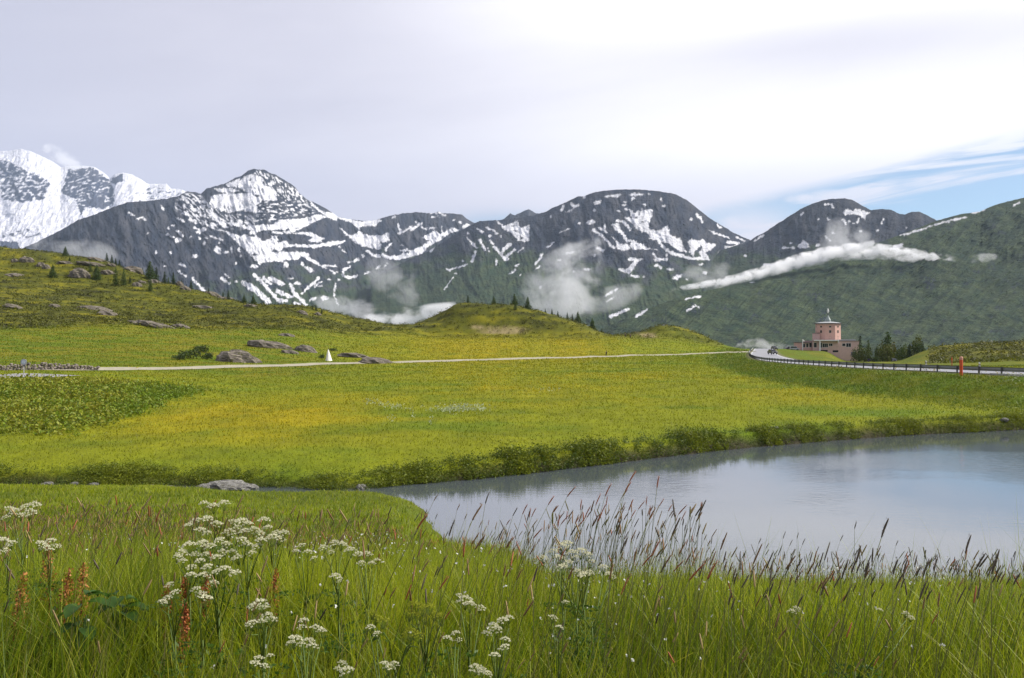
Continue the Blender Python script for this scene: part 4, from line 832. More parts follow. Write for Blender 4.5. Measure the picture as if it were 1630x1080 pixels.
# ------------------------------------------------------------------ cars
mat_carw = plain('silver_car_paint', (0.40, 0.41, 0.43), rough=0.25, spec=0.6, var=0.04); mat_card = plain('dark_violet_car_paint', (0.055, 0.035, 0.085), rough=0.25, spec=0.6, var=0.04); mat_carb = plain('blue_black_car_paint', (0.03, 0.035, 0.055), rough=0.25, spec=0.6, var=0.04); mat_carg = plain('dark_grey_car_paint', (0.07, 0.07, 0.075), rough=0.25, spec=0.6, var=0.04)
mat_lamp = plain('headlamp_glass', (0.8, 0.8, 0.76), rough=0.1, spec=0.7, var=0.02); mat_tail = plain('tail_lamp', (0.45, 0.02, 0.02), rough=0.2)
def car(loc, rz, paint, label, group, van=False):
    r = tag(empty('parked_car' if 'parked' in label else 'car', loc, rz), label, 'car', group)
    L_, W = 4.3, 0.88
    body = [(-2.15, 0.35), (-2.2, 0.62), (-2.08, 0.92), (-1.15, 1.0), (1.95, 1.04), (2.12, 0.9), (2.15, 0.4)]
    MB().prism(body, -W, W).build('body', paint, r, bevel=0.06)
    roofp = [(-1.05, 1.0), (-0.45, 1.52), (1.25, 1.56), (1.85, 1.04)] if not van else [(-1.25, 1.0), (-0.85, 1.85), (2.0, 1.9), (2.05, 1.04)]
    MB().prism(roofp, -W + 0.12, W - 0.12).build('cabin', paint, r, bevel=0.05)
    top = 1.45 if not van else 1.7
    x0, x1 = (-0.72, 1.45) if not van else (-0.95, 1.9)
    for s in (-1, 1): MB().prism([(x0 - 0.12, 1.08), (x0 + 0.28, top - 0.02), (x1 - 0.25, top), (x1, 1.1)], s * (W - 0.135), s * (W - 0.112)).build('side_window', mat_glass, r)
    c0, c1 = (Vector((-1.08, 0, 1.04)), Vector((-0.5, 0, 1.48))) if not van else (Vector((-1.27, 0, 1.06)), Vector((-0.92, 0, 1.75)))
    MB().add([(c0.x, -0.66, c0.z), (c0.x, 0.66, c0.z), (c1.x - 0.03, 0.58, c1.z), (c1.x - 0.03, -0.58, c1.z), (c0.x + .1, -0.66, c0.z), (c0.x + .1, 0.66, c0.z), (c1.x + .07, 0.58, c1.z), (c1.x + .07, -0.58, c1.z)], [(0, 1, 2, 3), (7, 6, 5, 4), (0, 4, 5, 1), (1, 5, 6, 2), (2, 6, 7, 3), (3, 7, 4, 0)]).build('windscreen', mat_glass, r)
    for s in (-1, 1):
        MB().box(-2.2, -2.06, s * 0.62 - 0.18, s * 0.62 + 0.18, 0.66, 0.82).build('headlight', mat_lamp, r); MB().box(2.1, 2.17, s * 0.7 - 0.12, s * 0.7 + 0.12, 0.72, 0.92).build('tail_light', mat_tail, r)
        for x in (-1.35, 1.35):
            M = Matrix.Translation((x, s * 0.80, 0.32)) @ Matrix.Rotation(R(90), 4, 'X')
            w = MB().lathe([(0.30, -0.11), (0.33, -0.08), (0.33, 0.08), (0.30, 0.11)], 18, M).build('wheel', mat_black, r)
            M = Matrix.Translation((x, s * 0.915, 0.32)) @ Matrix.Rotation(R(90), 4, 'X'); MB().lathe([(0.19, -0.01), (0.19, 0.01)], 14, M).build('rim', mat_steel, w)
    MB().box(-2.22, -2.15, -0.6, 0.6, 0.36, 0.52).build('bumper', mat_black, r)
    return r
car(pt(1229.5, 283) + (1.25,), R(94), mat_carg, 'dark car driving towards the viewer on the wet road', 'cars on the wet road')
car(pt(1232.5, 392) + (1.05,), R(93), mat_carg, 'farther dark car on the wet road near its crest', 'cars on the wet road')
q = onray(1388, 398); car(q, R(160), mat_card, 'dark violet car parked below the pink hotel', 'cars parked below the hotel')
q = onray(1423, 372); car(q, R(75), mat_carb, 'blue black car parked between bushes behind the guard rail', 'cars parked below the hotel')
q = onray(1264.5, 420); car(q, R(175), mat_carw, 'pale grey van parked at the left end of the hotel', 'vehicles parked beside the hotel', van=True)
q = onray(1258.5, 424); car(q, R(185), mat_carg, 'dark car parked left of the pale grey van', 'vehicles parked beside the hotel')

# ------------------------------------------------------------------ people, far off
def skin_mesh(name, pts, edges, rad, mat, parent, sub=1):
    me = bpy.data.meshes.new(name); me.from_pydata(pts, edges, []); o = link(name, me, mat, parent)
    md = o.modifiers.new('skin', 'SKIN'); md.use_smooth_shade = True
    for i, rr in enumerate(rad): me.skin_vertices[0].data[i].radius = (rr, rr)
    me.skin_vertices[0].data[0].use_root = True
    o.modifiers.new('sub', 'SUBSURF').levels = sub; o.modifiers['sub'].render_levels = sub
    return o
mat_skin = plain('skin', (0.45, 0.27, 0.19), rough=0.6, var=0.05); mat_hair = plain('dark_hair', (0.02, 0.015, 0.012), rough=0.6)
def person(loc, rz, jacket, trousers, label, group=None, stride=0.2):
    r = tag(empty('person', loc, rz), label, 'person', group)
    s = stride
    P = [(0,0,0.98),(0,0,1.2),(0,0.01,1.42),(0,-0.01,1.52),(0,-0.02,1.64),(0,-0.03,1.74),
         (-0.1,0,0.93),(-0.11,-s*0.6,0.5),(-0.11,-s*0.5,0.07),(-0.11,-s*0.5-0.14,0.03),(0.1,0,0.93),(0.11,s*0.35,0.5),(0.11,s*0.9,0.09),(0.11,s*0.9-0.13,0.03),
         (-0.19,0.01,1.40),(-0.25,0.05+s*0.4,1.13),(-0.24,-0.06+s*0.5,0.88),(-0.24,-0.08+s*0.5,0.79),(0.19,0.01,1.40),(0.25,0.04-s*0.4,1.13),(0.24,-0.1-s*0.5,0.88),(0.24,-0.13-s*0.5,0.79)]
    E = [(0,1),(1,2),(2,3),(3,4),(4,5),(0,6),(6,7),(7,8),(8,9),(0,10),(10,11),(11,12),(12,13),(2,14),(14,15),(15,16),(16,17),(2,18),(18,19),(19,20),(20,21)]
    Rd = [.14,.13,.14,.055,.09,.07,.085,.058,.042,.035,.085,.058,.042,.035,.055,.042,.032,.028,.055,.042,.032,.028]
    skin_mesh('body', P, E, Rd, mat_skin, r)
    J = [0,1,2,14,15,16,18,19,20]; ix = {a: i for i, a in enumerate(J)}
    skin_mesh('jacket', [P[a] for a in J], [(ix[a], ix[b]) for a, b in E if a in ix and b in ix], [Rd[a] + .022 for a in J], jacket, r)
    T = [0,6,7,8,10,11,12]; ix = {a: i for i, a in enumerate(T)}
    skin_mesh('trousers', [P[a] for a in T], [(ix[a], ix[b]) for a, b in E if a in ix and b in ix], [Rd[a] + .016 for a in T], trousers, r)
    MB().lathe([(0.03, 1.79), (0.085, 1.775), (0.105, 1.72), (0.10, 1.65), (0.085, 1.60)][::-1], 12, Matrix.Translation((0, 0.012, 0))).build('hair', mat_hair, r, smooth=True)
    MB().lathe([(0.10, 1.05), (0.15, 1.12), (0.15, 1.36), (0.09, 1.44)], 10, Matrix.Translation((0, 0.17, 0))).build('backpack', mat_black, r, smooth=True)
cl1 = plain('dark_jacket', (0.022, 0.025, 0.035), rough=0.8); cl2 = plain('dark_trousers', (0.02, 0.02, 0.025), rough=0.8); cl3 = plain('charcoal_jacket', (0.035, 0.03, 0.03), rough=0.8)
q = hit(965, 567.8); person(q, R(-70), cl3, cl2, 'lone person in dark clothes walking on the path')
q = onray(1003.5, 372); person(q, R(20), cl1, cl2, 'person in dark clothes on the right of the pair by the mound', 'walkers by the small mound')
q = onray(995.3, 374); person(q, R(-15), cl3, cl2, 'person in dark clothes on the left of the pair by the mound', 'walkers by the small mound', 0.1)

# ------------------------------------------------------------------ rocks
def rock_mesh(name, seed, mat, sub=3, jag=0.5):
    bm = bmesh.new(); bmesh.ops.create_icosphere(bm, subdivisions=sub, radius=1.0)
    V = np.array([v.co[:] for v in bm.verts])
    a = ridged(V[:, 0] * 0.9 + V[:, 2] * 0.8 + seed, V[:, 1] * 0.9 - V[:, 2] * 0.5, seed, 3); b = fbm(V[:, 0] * 2.4 + V[:, 2] * 1.7, V[:, 1] * 2.4 + V[:, 2], seed + 4, 3)
    V = V * (1 + jag * a + 0.18 * b)[:, None]; V = V + 0.10 * np.floor(V * 2.5 + 0.5)
    for v, c in zip(bm.verts, V): v.co = c
    me = bpy.data.meshes.new(name); bm.to_mesh(me); bm.free(); me.materials.append(mat)
    return me
def rockmat(name, c1, c2, lich):
    m, nt, p, o = new_mat(name); L = nt.links; tc = nt.nodes.new('ShaderNodeTexCoord')
    mp = nt.nodes.new('ShaderNodeMapping'); mp.inputs['Scale'].default_value = (1, 1, 2.6); mp.inputs['Rotation'].default_value = (0.4, 0.5, 0); L.new(tc.outputs['Object'], mp.inputs[0])
    a = node(nt, 'ShaderNodeTexNoise', i_Scale=2.2, i_Detail=7.0, i_Roughness=0.68); L.new(mp.outputs[0], a.inputs['Vector'])
    b = node(nt, 'ShaderNodeTexNoise', i_Scale=5.0, i_Detail=4.0); L.new(tc.outputs['Object'], b.inputs['Vector'])
    c = mixc(nt, sstep(nt, 0.36, 0.64, a.outputs[0]), c1, c2); c = mixc(nt, sstep(nt, 0.56, 0.66, b.outputs[0]), c, lich)
    L.new(c, p.inputs['Base Color']); p.inputs['Roughness'].default_value = 0.95; p.inputs['Specular IOR Level'].default_value = 0.15
    bp = nt.nodes.new('ShaderNodeBump'); bp.inputs['Strength'].default_value = 0.9; bp.inputs['Distance'].default_value = 0.15; L.new(a.outputs[0], bp.inputs['Height']); L.new(bp.outputs[0], p.inputs['Normal'])
    return m
mat_rock = rockmat('beige_rock', (0.06, 0.05, 0.042), (0.235, 0.205, 0.165), (0.075, 0.075, 0.022))
mat_rockg = rockmat('grey_stream_rock', (0.09, 0.085, 0.075), (0.34, 0.33, 0.30), (0.10, 0.10, 0.05))
RM = [rock_mesh('outcrop', 500 + 7 * i, mat_rock) for i in range(6)]
ROCKS = [(378,568,54,26,'large brown outcrop just above the path'),(428,548,52,15,'long slanting outcrop above the large brown outcrop'),(461,560,26,7,'thin pale rock slab right of the slanting outcrop'),(455,533,22,6,'small pale rock high in the lower meadow slope'),(486,555,30,13,'rough outcrop left of the white cone'),
 (566,566,42,8,'low long grey rock slab right of the white cone'),(600,574,44,11,'rounded pale slab at the right end of the path rocks'),(250,517,48,9,'wide pale outcrop on the slope below the larches'),(222,513,34,8,'grey outcrop left of the wide pale outcrop'),(169,498,24,7,'pale rock at the foot of the slanting slab'),(150,490,40,7,'slanting pale slab low on the left hillside'),(285,519,26,7,'small outcrop right of the wide pale outcrop'),
 (127,434,26,17,'big pale boulder high on the left hill'),(42,413,18,12,'pale boulder near the upper left crest'),(23,415,10,7,'small boulder at the upper left edge'),(65,421,11,9,'narrow boulder left of the twin boulders'),(74,425,10,9,'narrow boulder beside the big pale boulder'),(171,433,18,7,'flat dark rock between hill trees'),(218,453,15,9,'rounded pale boulder below the big larch'),(226,449,9,6,'little boulder beside the rounded pale boulder'),(211,427,24,10,'pale crag below the paired larches'),(245,448,16,7,'pale rock right of the big larch'),(285,451,12,9,'pale boulder among the right hill trees'),(294,459,14,7,'scattered boulder at the end of the tree row'),(157,411,24,5,'pale flat ledge on the hill crest'),(143,419,30,5,'long pale ledge just below the crest'),(177,421,12,4,'short pale ledge below the four small larches'),(104,418,20,5,'thin ledge below the crest conifer'),
 (18,487,26,7,'low pale rock at the left edge of the slope'),(22,438,28,5,'long flat rock on the left edge of the hill'),(338,467,20,7,'pale rock at the hill shoulder'),(357,472,22,6,'pale slab right of the hill shoulder rock'),(402,487,20,5,'pale slab on the right hill shoulder'),(325,489,34,6,'long pale slab on the middle of the hill'),(480,497,14,7,'dark rock at the right hill end'),(505,500,10,6,'small pale rock at the right hill end'),(88,487,16,6,'small grey rock on the lower left slope')]
for i, (px, row, w, h, lab) in enumerate(ROCKS):
    p = hit(px, row + h * 0.35); s = p.y / F
    o = link('outcrop', RM[i % 6], None, None, (p.x, p.y, p.z - h * s * 0.12), (R(random.uniform(-8, 8)), R(random.uniform(2, 14)), R(random.uniform(-25, 25))), (w * s * 0.43, w * s * 0.28, h * s * 0.54))
    tag(o, lab, 'rock', 'rock outcrops on the hillside')
SR = [rock_mesh('stream_rock', 700 + 7 * i, mat_rockg) for i in range(4)]
def stream_rock(px, row, w, h, lab):
    Y = wpt(px, row)[1]; s = Y / F; x = (px - CX) / F * Y
    o = link('stream_rock', SR[int(px) % 4], None, None, (x, Y, max(gz(x, Y), 0.0) + h * s * 0.15), (0, R(random.uniform(-6, 6)), R(random.uniform(-30, 30))), (w * s * 0.5, w * s * 0.36, h * s * 0.62)); tag(o, lab, 'rock', 'rocks along the stream')
for a in ((362,778,44,12,'largest pale striped boulder beside the stream'),(388,779,28,8,'grey boulder touching the right end of the largest boulder'),(322,781,16,9,'small grey rock left of the largest boulder'),(575,779,12,7,'small dark stone where the stream meets the pond'),(268,779,18,5,'dark rock in the shaded stream bank'),(240,776,12,4,'grey stone farther left in the stream bank'),(150,773,12,4,'pale grey stone in the left stream bank'),(118,772,10,4,'small pale stone at the left stream bank'),(75,772,14,4,'brown stone near the left edge of the stream'),(1232,703,10,4,'flat stone at the far shore of the pond'),(1598,684,9,4,'pale stone on the far shore near the right edge')): stream_rock(*a)
# stone wall at the left, along the path
sw = MB(); base = None
wl = [Vector((*pt(px, Y), 0)) for px, Y in ((-120,113),(0,123.2),(60,126),(110,128.2),(160,130.8))]
rs = random.Random(4)
for p, t in walk(wl, 0.42):
    g = gz(p.x, p.y); hh = 0.75 * (1 - 0.55 * max(0, (p.x / p.y * F + CX) - 90) / 70) * rs.uniform(0.8, 1.15); z = g - 0.1
    while z < g + hh:
        h = rs.uniform(0.16, 0.32); w = rs.uniform(0.18, 0.30); M = Matrix.Translation((p.x + rs.uniform(-.1, .1), p.y + rs.uniform(-.12, .12), z + h / 2)) @ Matrix.Rotation(rs.uniform(-.5, .5), 4, 'Z') @ Matrix.Rotation(rs.uniform(-.15, .15), 4, 'Y')
        sw.lathe([(w * 0.7, -h / 2), (w, -h * 0.25), (w * rs.uniform(.85, 1.05), h * 0.2), (w * 0.6, h / 2)], 6, M); z += h * 0.92
tag(sw.build('stone_wall', rockmat('wall_stone', (0.10, 0.08, 0.075), (0.34, 0.29, 0.25), (0.12, 0.12, 0.05))), 'low dry stone wall beside the path at the left edge', 'wall')
# ================================================================== TREES AND SHRUBS
mat_leaf = leafy('conifer_needles', trans=0.25); mat_shrub = leafy('shrub_leaves', trans=0.3); mat_bark = plain('bark', (0.09, 0.065, 0.05), rough=0.95, scale=4)
def leaf_quads(pts, size, colour, nrm=None, flat=0.0, asp=0.5, seed=1):
    g = np.random.default_rng(seed); n = len(pts)
    a = g.normal(size=(n, 3)); a[:, 2] *= (1 - flat); a /= np.linalg.norm(a, axis=1)[:, None]
    b = g.normal(size=(n, 3)); b -= a * (a * b).sum(1)[:, None]; b /= np.linalg.norm(b, axis=1)[:, None]
    s = np.asarray(size).reshape(-1, 1) * np.ones((n, 1))
    V = np.stack([pts - a * s, pts + b * s * asp, pts + a * s, pts - b * s * asp], 1).reshape(-1, 3)
    return V, np.arange(4 * n).reshape(n, 4), np.repeat(colour, 4, 0)
def conifer_mesh(seed, light, slim=1.0, n=1500, sparse=0.0):
    """unit height tree: tiers of drooping branches carrying needle sprays"""
    g = np.random.default_rng(seed); P = []; S = []; C = []
    tiers = 20
    for t in range(tiers):
        z = 0.10 + 0.88 * (t / (tiers - 1)); rad = 0.30 * slim * (1 - z) ** 0.75 * (0.8 + 0.4 * g.random()) + 0.012
        nb = 5 + int(6 * (1 - z))
        for b in range(nb):
            if g.random() < sparse: continue
            a = 2 * math.pi * (b + g.random()) / nb; L = rad * (0.65 + 0.5 * g.random()); m = max(4, int(n * L / 26))
            q = g.random(m) ** 0.7
            x = np.cos(a) * L * q + g.normal(size=m) * 0.014; y = np.sin(a) * L * q + g.normal(size=m) * 0.014; zz = z - 0.16 * L * q - 0.25 * L * q * q + g.normal(size=m) * 0.010
            P.append(np.stack([x, y, zz], -1)); S.append(np.full(m, 0.027) * (0.7 + 0.7 * g.random(m))); c = np.array(light) * (0.65 + 0.7 * g.random()); C.append(np.repeat(c[None], m, 0) * (0.8 + 0.4 * g.random((m, 1))))
    P = np.concatenate(P); V, Fc, Cc = leaf_quads(P, np.concatenate(S), np.concatenate(C), flat=0.4, seed=seed)
    me = raw_mesh('crown', V, Fc, Cc, smooth=False); me.materials.append(mat_leaf)
    tk = MB().tube([(0, 0, -0.04), (0.004, 0, 0.3), (-0.003, 0.003, 0.65), (0, 0, 0.97)], [0.022, 0.016, 0.009, 0.002], 7).mesh('trunk', mat_bark, smooth=True)
    return me, tk
KINDS = {'dark': [conifer_mesh(10 + i, (0.030, 0.056, 0.017), 0.85) for i in range(3)], 'larch': [conifer_mesh(20 + i, (0.060, 0.095, 0.015), 0.85, sparse=0.12) for i in range(3)], 'wide': [conifer_mesh(30 + i, (0.055, 0.090, 0.017), 1.4, n=2000) for i in range(2)]}
def conifer(name, kind, base, height, label, group, i):
    c, t = KINDS[kind][i % len(KINDS[kind])]
    r = tag(empty(name, (base[0], base[1], base[2] - 0.1), random.uniform(0, 6.28)), label, 'tree', group); r.scale = (height,) * 3
    link('crown', c, None, r); link('trunk', t, None, r)
    return r
LT = [(84,442,426,'wide','broad larch alone on the left of the hillside trees'),(104,408,396,'wide','dark round conifer alone on the upper left hill crest'),(111,416,410,'dark','tiny conifer just right of the crest conifer'),(144,433,422,'larch','small larch beside the big pale boulder'),(154,446,427,'wide','broad larch right of the big pale boulder'),(170,414,403,'dark','tallest of the four small conifers on the crest'),(178,415,405,'dark','second of the four small conifers on the crest'),(184,416,408,'dark','third of the four small conifers on the crest'),(190,417,409,'dark','rightmost of the four small conifers on the crest'),
 (184,455,432,'larch','tall larch left of the pale boulder cluster'),(197,455,434,'larch','larch between the tall larch and the rounded boulder'),(207,452,443,'dark','little dark conifer above the rounded pale boulder'),(221,423,415,'dark','left one of the two conifers on the skyline'),(227,425,417,'dark','right one of the two conifers on the skyline'),(238.6,446,422,'wide','biggest larch of the hillside tree row'),(239.5,464,447,'larch','slender larch standing in front of the biggest one'),(249,437,420,'dark','tall dark conifer right of the biggest larch'),(262,441,426,'dark','slim conifer on the descending skyline'),(268,442,434,'larch','low larch right of the slim skyline conifer'),(276,445,430,'dark','dark conifer in the middle of the descending row'),(289,450,442,'dark','small conifer near the scattered boulders'),(304,455,444,'dark','last conifer before the long snow streak'),
 (332,464,458,'dark','tiny conifer at the end of the snow streak'),(355,473,464,'dark','left one of the pair on the hill shoulder'),(363.5,476,465,'dark','right one of the pair on the hill shoulder'),(388.5,477,466.5,'wide','broad dark tree on the right hill shoulder'),(403,478,467.5,'wide','broad tree rightmost on the hill shoulder'),(497,493,488,'dark','first tiny shrub tree at the right hill end'),(503,495,488,'dark','second tiny shrub tree at the right hill end'),(512,500,494.5,'dark','rightmost tiny shrub tree at the hill end')]
for i, (px, b, t, k, lab) in enumerate(LT):
    p = hit(px, b); conifer('conifer', k, p, (b - t) * p.y / F * 1.18 + 0.5, lab, 'conifers on the left hill', i)
MT = [(745,484,472,'dark','small conifer at the left end of the hillock crest'),(786,484,471,'wide','left one of the three broad trees on the hillock'),(819,491,474.5,'wide','middle one of the three broad trees on the hillock'),(840,494,476,'wide','right one of the three broad trees on the hillock'),(820.5,509,495,'larch','larch below the crest on the hillock slope'),(868,501,495,'dark','first of the small conifers on the falling crest'),(878.5,504,494.5,'dark','second of the small conifers on the falling crest'),(888,505,497,'dark','third of the small conifers on the falling crest'),(903,509,498,'dark','conifer in the middle of the falling crest'),(911,511,501,'dark','conifer left of the broad tree on the falling crest'),(920,515,498,'wide','broad dark tree on the falling crest of the hillock'),(943,524,508,'wide','pale broad tree at the lower right of the hillock'),(958,532,526,'dark','tiny bush tree at the foot of the hillock')]
for i, (px, b, t, k, lab) in enumerate(MT):
    Y = 412 if b < 508 or px > 870 else 400; p = onray(px, Y); conifer('conifer', k, p, (b - t) * p.y / F + 0.5, lab, 'conifers on the middle hillock', i)
RT = [(1413,562,528,'wide',405,'tallest larch in the bushes right of the hotel'),(1369,552,534,'dark',455,'dark conifer top showing behind the hotel'),(1447.5,578,547,'dark',345,'slim dark conifer between the two knolls'),(1468.5,564,543,'dark',345,'rounded dark conifer standing free on the right'),(1499.5,556,549,'dark',335,'tiny conifer on the left crest of the right knoll'),(1382,572,541,'larch',410,'larch next to the hotel side wall'),(1396,574,551,'larch',398,'larch behind the dark violet car'),(1619,551,544,'dark',335,'tiny dark tree on the right knoll at the edge')]
for i, (px, b, t, k, Y, lab) in enumerate(RT):
    p = onray(px, Y); top = EYE + (HZ - t) / F * Y; conifer('conifer', k, p, max(top - p.z, 1.5), lab, 'conifers right of the hotel', i)
def shrub_mesh(seed, col, n=700, leaf=0.085):
    g = np.random.default_rng(seed); nb = 9
    cs = g.normal(size=(nb, 3)) * np.array([0.5, 0.5, 0.26]) + np.array([0, 0, 0.5]); rs = 0.28 + 0.22 * g.random(nb); P = []; C = []
    for c, r in zip(cs, rs):
        d = g.normal(size=(n // nb, 3)); d /= np.linalg.norm(d, axis=1)[:, None]; q = d * r * (0.5 + 0.55 * g.random((len(d), 1)))
        P.append(c + q); C.append(np.repeat((np.array(col) * (0.65 + 0.7 * g.random()))[None], len(d), 0) * (0.75 + 0.5 * g.random((len(d), 1))))
    P = np.concatenate(P); C = np.concatenate(C); k = P[:, 2] > -0.02
    V, f, c = leaf_quads(P[k], leaf * (0.7 + 0.6 * g.random(k.sum())), C[k], seed=seed)
    me = raw_mesh('foliage', V, f, c, smooth=False); me.materials.append(mat_shrub)
    st = MB()
    for i in range(5): a = 1.3 * i; st.tube([(0, 0, -0.1), (0.12 * math.cos(a), 0.12 * math.sin(a), 0.25), (0.35 * math.cos(a), 0.35 * math.sin(a), 0.6)], [0.03, 0.02, 0.008], 5)
    return me, st.mesh('stems', mat_bark)
SH = [shrub_mesh(40 + i, c) for i, c in enumerate([(0.06, 0.085, 0.016), (0.085, 0.10, 0.018), (0.045, 0.07, 0.016), (0.10, 0.095, 0.02)])]
def shrub(px, Y, w, h, k, lab, group):
    p = onray(px, Y); r = tag(empty('shrub', p, random.uniform(0, 6)), lab, 'shrub', group); r.scale = (w * 1.5, w * 1.5, h * 2.3); link('foliage', SH[k][0], None, r); link('stems', SH[k][1], None, r)
for a in ((1366,412,2.2,3.0,0,'green bush against the dark side of the hotel'),(1376,404,2.0,2.6,1,'yellow green bush left of the dark violet car'),(1403,396,2.2,3.2,0,'bush right of the dark violet car'),(1412,388,2.4,3.2,1,'light bush below the tallest larch'),(1425,392,2.6,3.0,3,'yellowish bush above the blue black car'),(1434,380,2.2,2.6,2,'dark bush right of the blue black car'),(1441,360,1.8,2.4,0,'bush at the foot of the slim dark conifer'),(1455,345,2.0,2.8,1,'light green bush right of the slim dark conifer'),(1461,330,1.5,1.6,2,'low dark bush beside the white delineator post'),(1393,380,1.4,1.1,2,'low bush in front of the dark violet car')):
    shrub(*a, 'shrubs beside the hotel')
for px, row, w, h, lab in ((300,571,2.6,1.6,'dark green bush left of the large brown outcrop'),(318,562,2.2,1.5,'dark bush above and left of the large brown outcrop'),(330,572,1.8,1.2,'low bush touching the large brown outcrop'),(286,573,1.6,1.0,'small bush farthest left of the outcrop bushes'),(512,571,1.2,0.9,'dark little bush left of the white cone'),(530,559,1.6,0.7,'low dark bush behind the white cone')):
    p = hit(px, row); r = tag(empty('shrub', p, px), lab, 'shrub', 'shrubs near the path'); r.scale = (w * 0.9, w * 0.9, h); k = 2; link('foliage', SH[k][0], None, r); link('stems', SH[k][1], None, r)
# dwarf shrub cover of the heath hills: nobody could count it
def scatter_cover(name, label, cat, pts, size, colour, mat, leaves=9, lift=0.4, seed=3, asp=0.6, flat=0.3, smooth=False):
    g = np.random.default_rng(seed); n = len(pts)
    P = np.repeat(pts, leaves, 0); S = np.repeat(size, leaves); P = P + g.normal(size=P.shape) * np.stack([S * 0.75, S * 0.75, S * 0.28], -1); P[:, 2] += np.abs(g.normal(size=len(P))) * S * lift
    C = np.repeat(colour, leaves, 0) * (0.7 + 0.6 * g.random((len(P), 1)))
    V, f, c = leaf_quads(P, S * (0.35 + 0.3 * g.random(len(P))), C, asp=asp, flat=flat, seed=seed)
    return tag(link(name, raw_mesh(name, V, f, c, smooth=smooth), mat), label, cat, kind='stuff')
g = np.random.default_rng(12)
def rand_uv(n, u0, u1, y0, y1, pw=1.0):
    u = g.uniform(u0, u1, n); y = np.exp(g.uniform(math.log(y0), math.log(y1), n)) if pw == 0 else (g.uniform(y0 ** pw, y1 ** pw, n)) ** (1 / pw)
    return (u - CX) / F * y, y, u
x, y, u = rand_uv(42000, -60, 1690, 170, 520, 1.0); hl = hilly(x, y); b = fbm(x / 22, y / 9 + base_h(x, y) / 3.0, 307, 5)
k = (hl > 0.5) & (b < 0.25 + 0.3 * g.normal(size=len(x))) & ((y < 425) | (u < 520)); x, y = x[k], y[k]
pts = np.stack([x, y, ground(x, y)], -1); c = ground_col(x, y) * g.uniform(0.75, 1.35, (len(x), 1))
scatter_cover('heath', 'low heath and dwarf shrubs covering the hills', 'heath', pts, 0.30 + 0.40 * g.random(len(x)), c, mat_shrub, leaves=9, lift=0.6)
# leafy herbs on the left embankment
x, y, u = rand_uv(26000, -60, 430, 56, 104, 1.0); n1 = fbm(x / 16, y / 22, 301, 4)
lim = y - np.interp(u, [0, 120, 220, 330], [59, 61, 75, 101]); k = (lim + 5 * n1 + 3.5 * g.normal(size=len(x)) > 1.5) & (u < 335 + 30 * g.normal(size=len(x))) & (y < 95 + 0.02 * (u - 40)); x, y = x[k], y[k]
pts = np.stack([x, y, ground(x, y)], -1); n2 = fbm(x / 4.5, y / 7, 303, 4); c = mixn(np.broadcast_to(np.array([0.13, 0.195, 0.012]), pts.shape), np.array([0.27, 0.25, 0.022]), np.clip(g.random(len(x)) * 0.8 + 0.5 * n2 + 0.35 * ss(85, 98, y) - 0.6 * ss(150, 300, x / y * F + CX), 0, 1))
scatter_cover('herb_cover', 'dense leafy herbs and dwarf shrubs on the left embankment', 'herbs', pts, 0.13 + 0.16 * g.random(len(x)), c, mat_shrub, leaves=10, lift=1.2)
# rank grass and herbs on the road embankment
x, y, u = rand_uv(34000, 1130, 1690, 62, 260, 0.6); d, s, t = nearest(x, y, ROADS); k = (s > 0) & (d > 7.0) & (d < np.interp(y, [60, 130, 240], [21, 17, 10]) + 1.5 * g.normal(size=len(x))); x, y = x[k], y[k]
n2 = fbm(x / 4.5, y / 7, 303, 4)
pts = np.stack([x, y, ground(x, y)], -1); c = mixn(np.broadcast_to(np.array([0.072, 0.125, 0.009]), pts.shape), np.array([0.19, 0.215, 0.010]), np.clip(0.4 + 1.2 * n2 + 0.3 * g.normal(size=len(x)), 0, 1))
scatter_cover('embankment_grass', 'rank grass and herbs on the road embankment', 'grass', pts, (0.11 + 0.13 * g.random(len(x))) * (y / 100) ** 0.5, c, mat_shrub, leaves=8, lift=1.0, flat=-0.5, asp=0.3)
# lush overhanging growth along the pond and stream banks
P = catmull([wpt(*q) for q in SHORE_FAR], 30); seg = np.linalg.norm(np.diff(P, axis=0), axis=1); cum = np.concatenate([[0], np.cumsum(seg)])
def along(n, o0, o1):
    q = g.uniform(0, cum[-1], n); x = np.interp(q, cum, P[:, 0]); y = np.interp(q, cum, P[:, 1]); tx = np.interp(q + 0.3, cum, P[:, 0]) - x; ty = np.interp(q + 0.3, cum, P[:, 1]) - y; l = np.hypot(tx, ty) + 1e-6; o = g.uniform(o0, o1, n)
    return x - ty / l * o, y + tx / l * o, o, q
x, y, o_, q = along(26000, -0.1, 2.0); clump = fbm(q / 2.6, q * 0 + 3.3, 401, 4); k = (clump + 0.25 * g.normal(size=len(x)) > -0.25 + 0.28 * o_); x, y, o_, clump = x[k], y[k], o_[k], clump[k]
z = np.maximum(ground(x, y), 0.02); pts = np.stack([x, y, z], -1); u = x / y * F + CX
c = mixn(np.broadcast_to(np.array([0.055, 0.090, 0.009]), pts.shape), np.array([0.21, 0.235, 0.012]), np.clip(0.35 + 1.1 * clump + 0.25 * g.normal(size=len(x)), 0, 1))
scatter_cover('bank_herbs', 'dark lush herbs overhanging the far pond bank', 'herbs', pts, (0.065 + 0.085 * g.random(len(x))) * (1 + 0.7 * ss(450, 900, u)) * (1 - 0.35 * ss(1000, 1400, u)) * 0.66 * np.clip(0.95 + 0.5 * clump, 0.6, 1.4), c, mat_shrub, leaves=11, lift=1.7, asp=0.42)

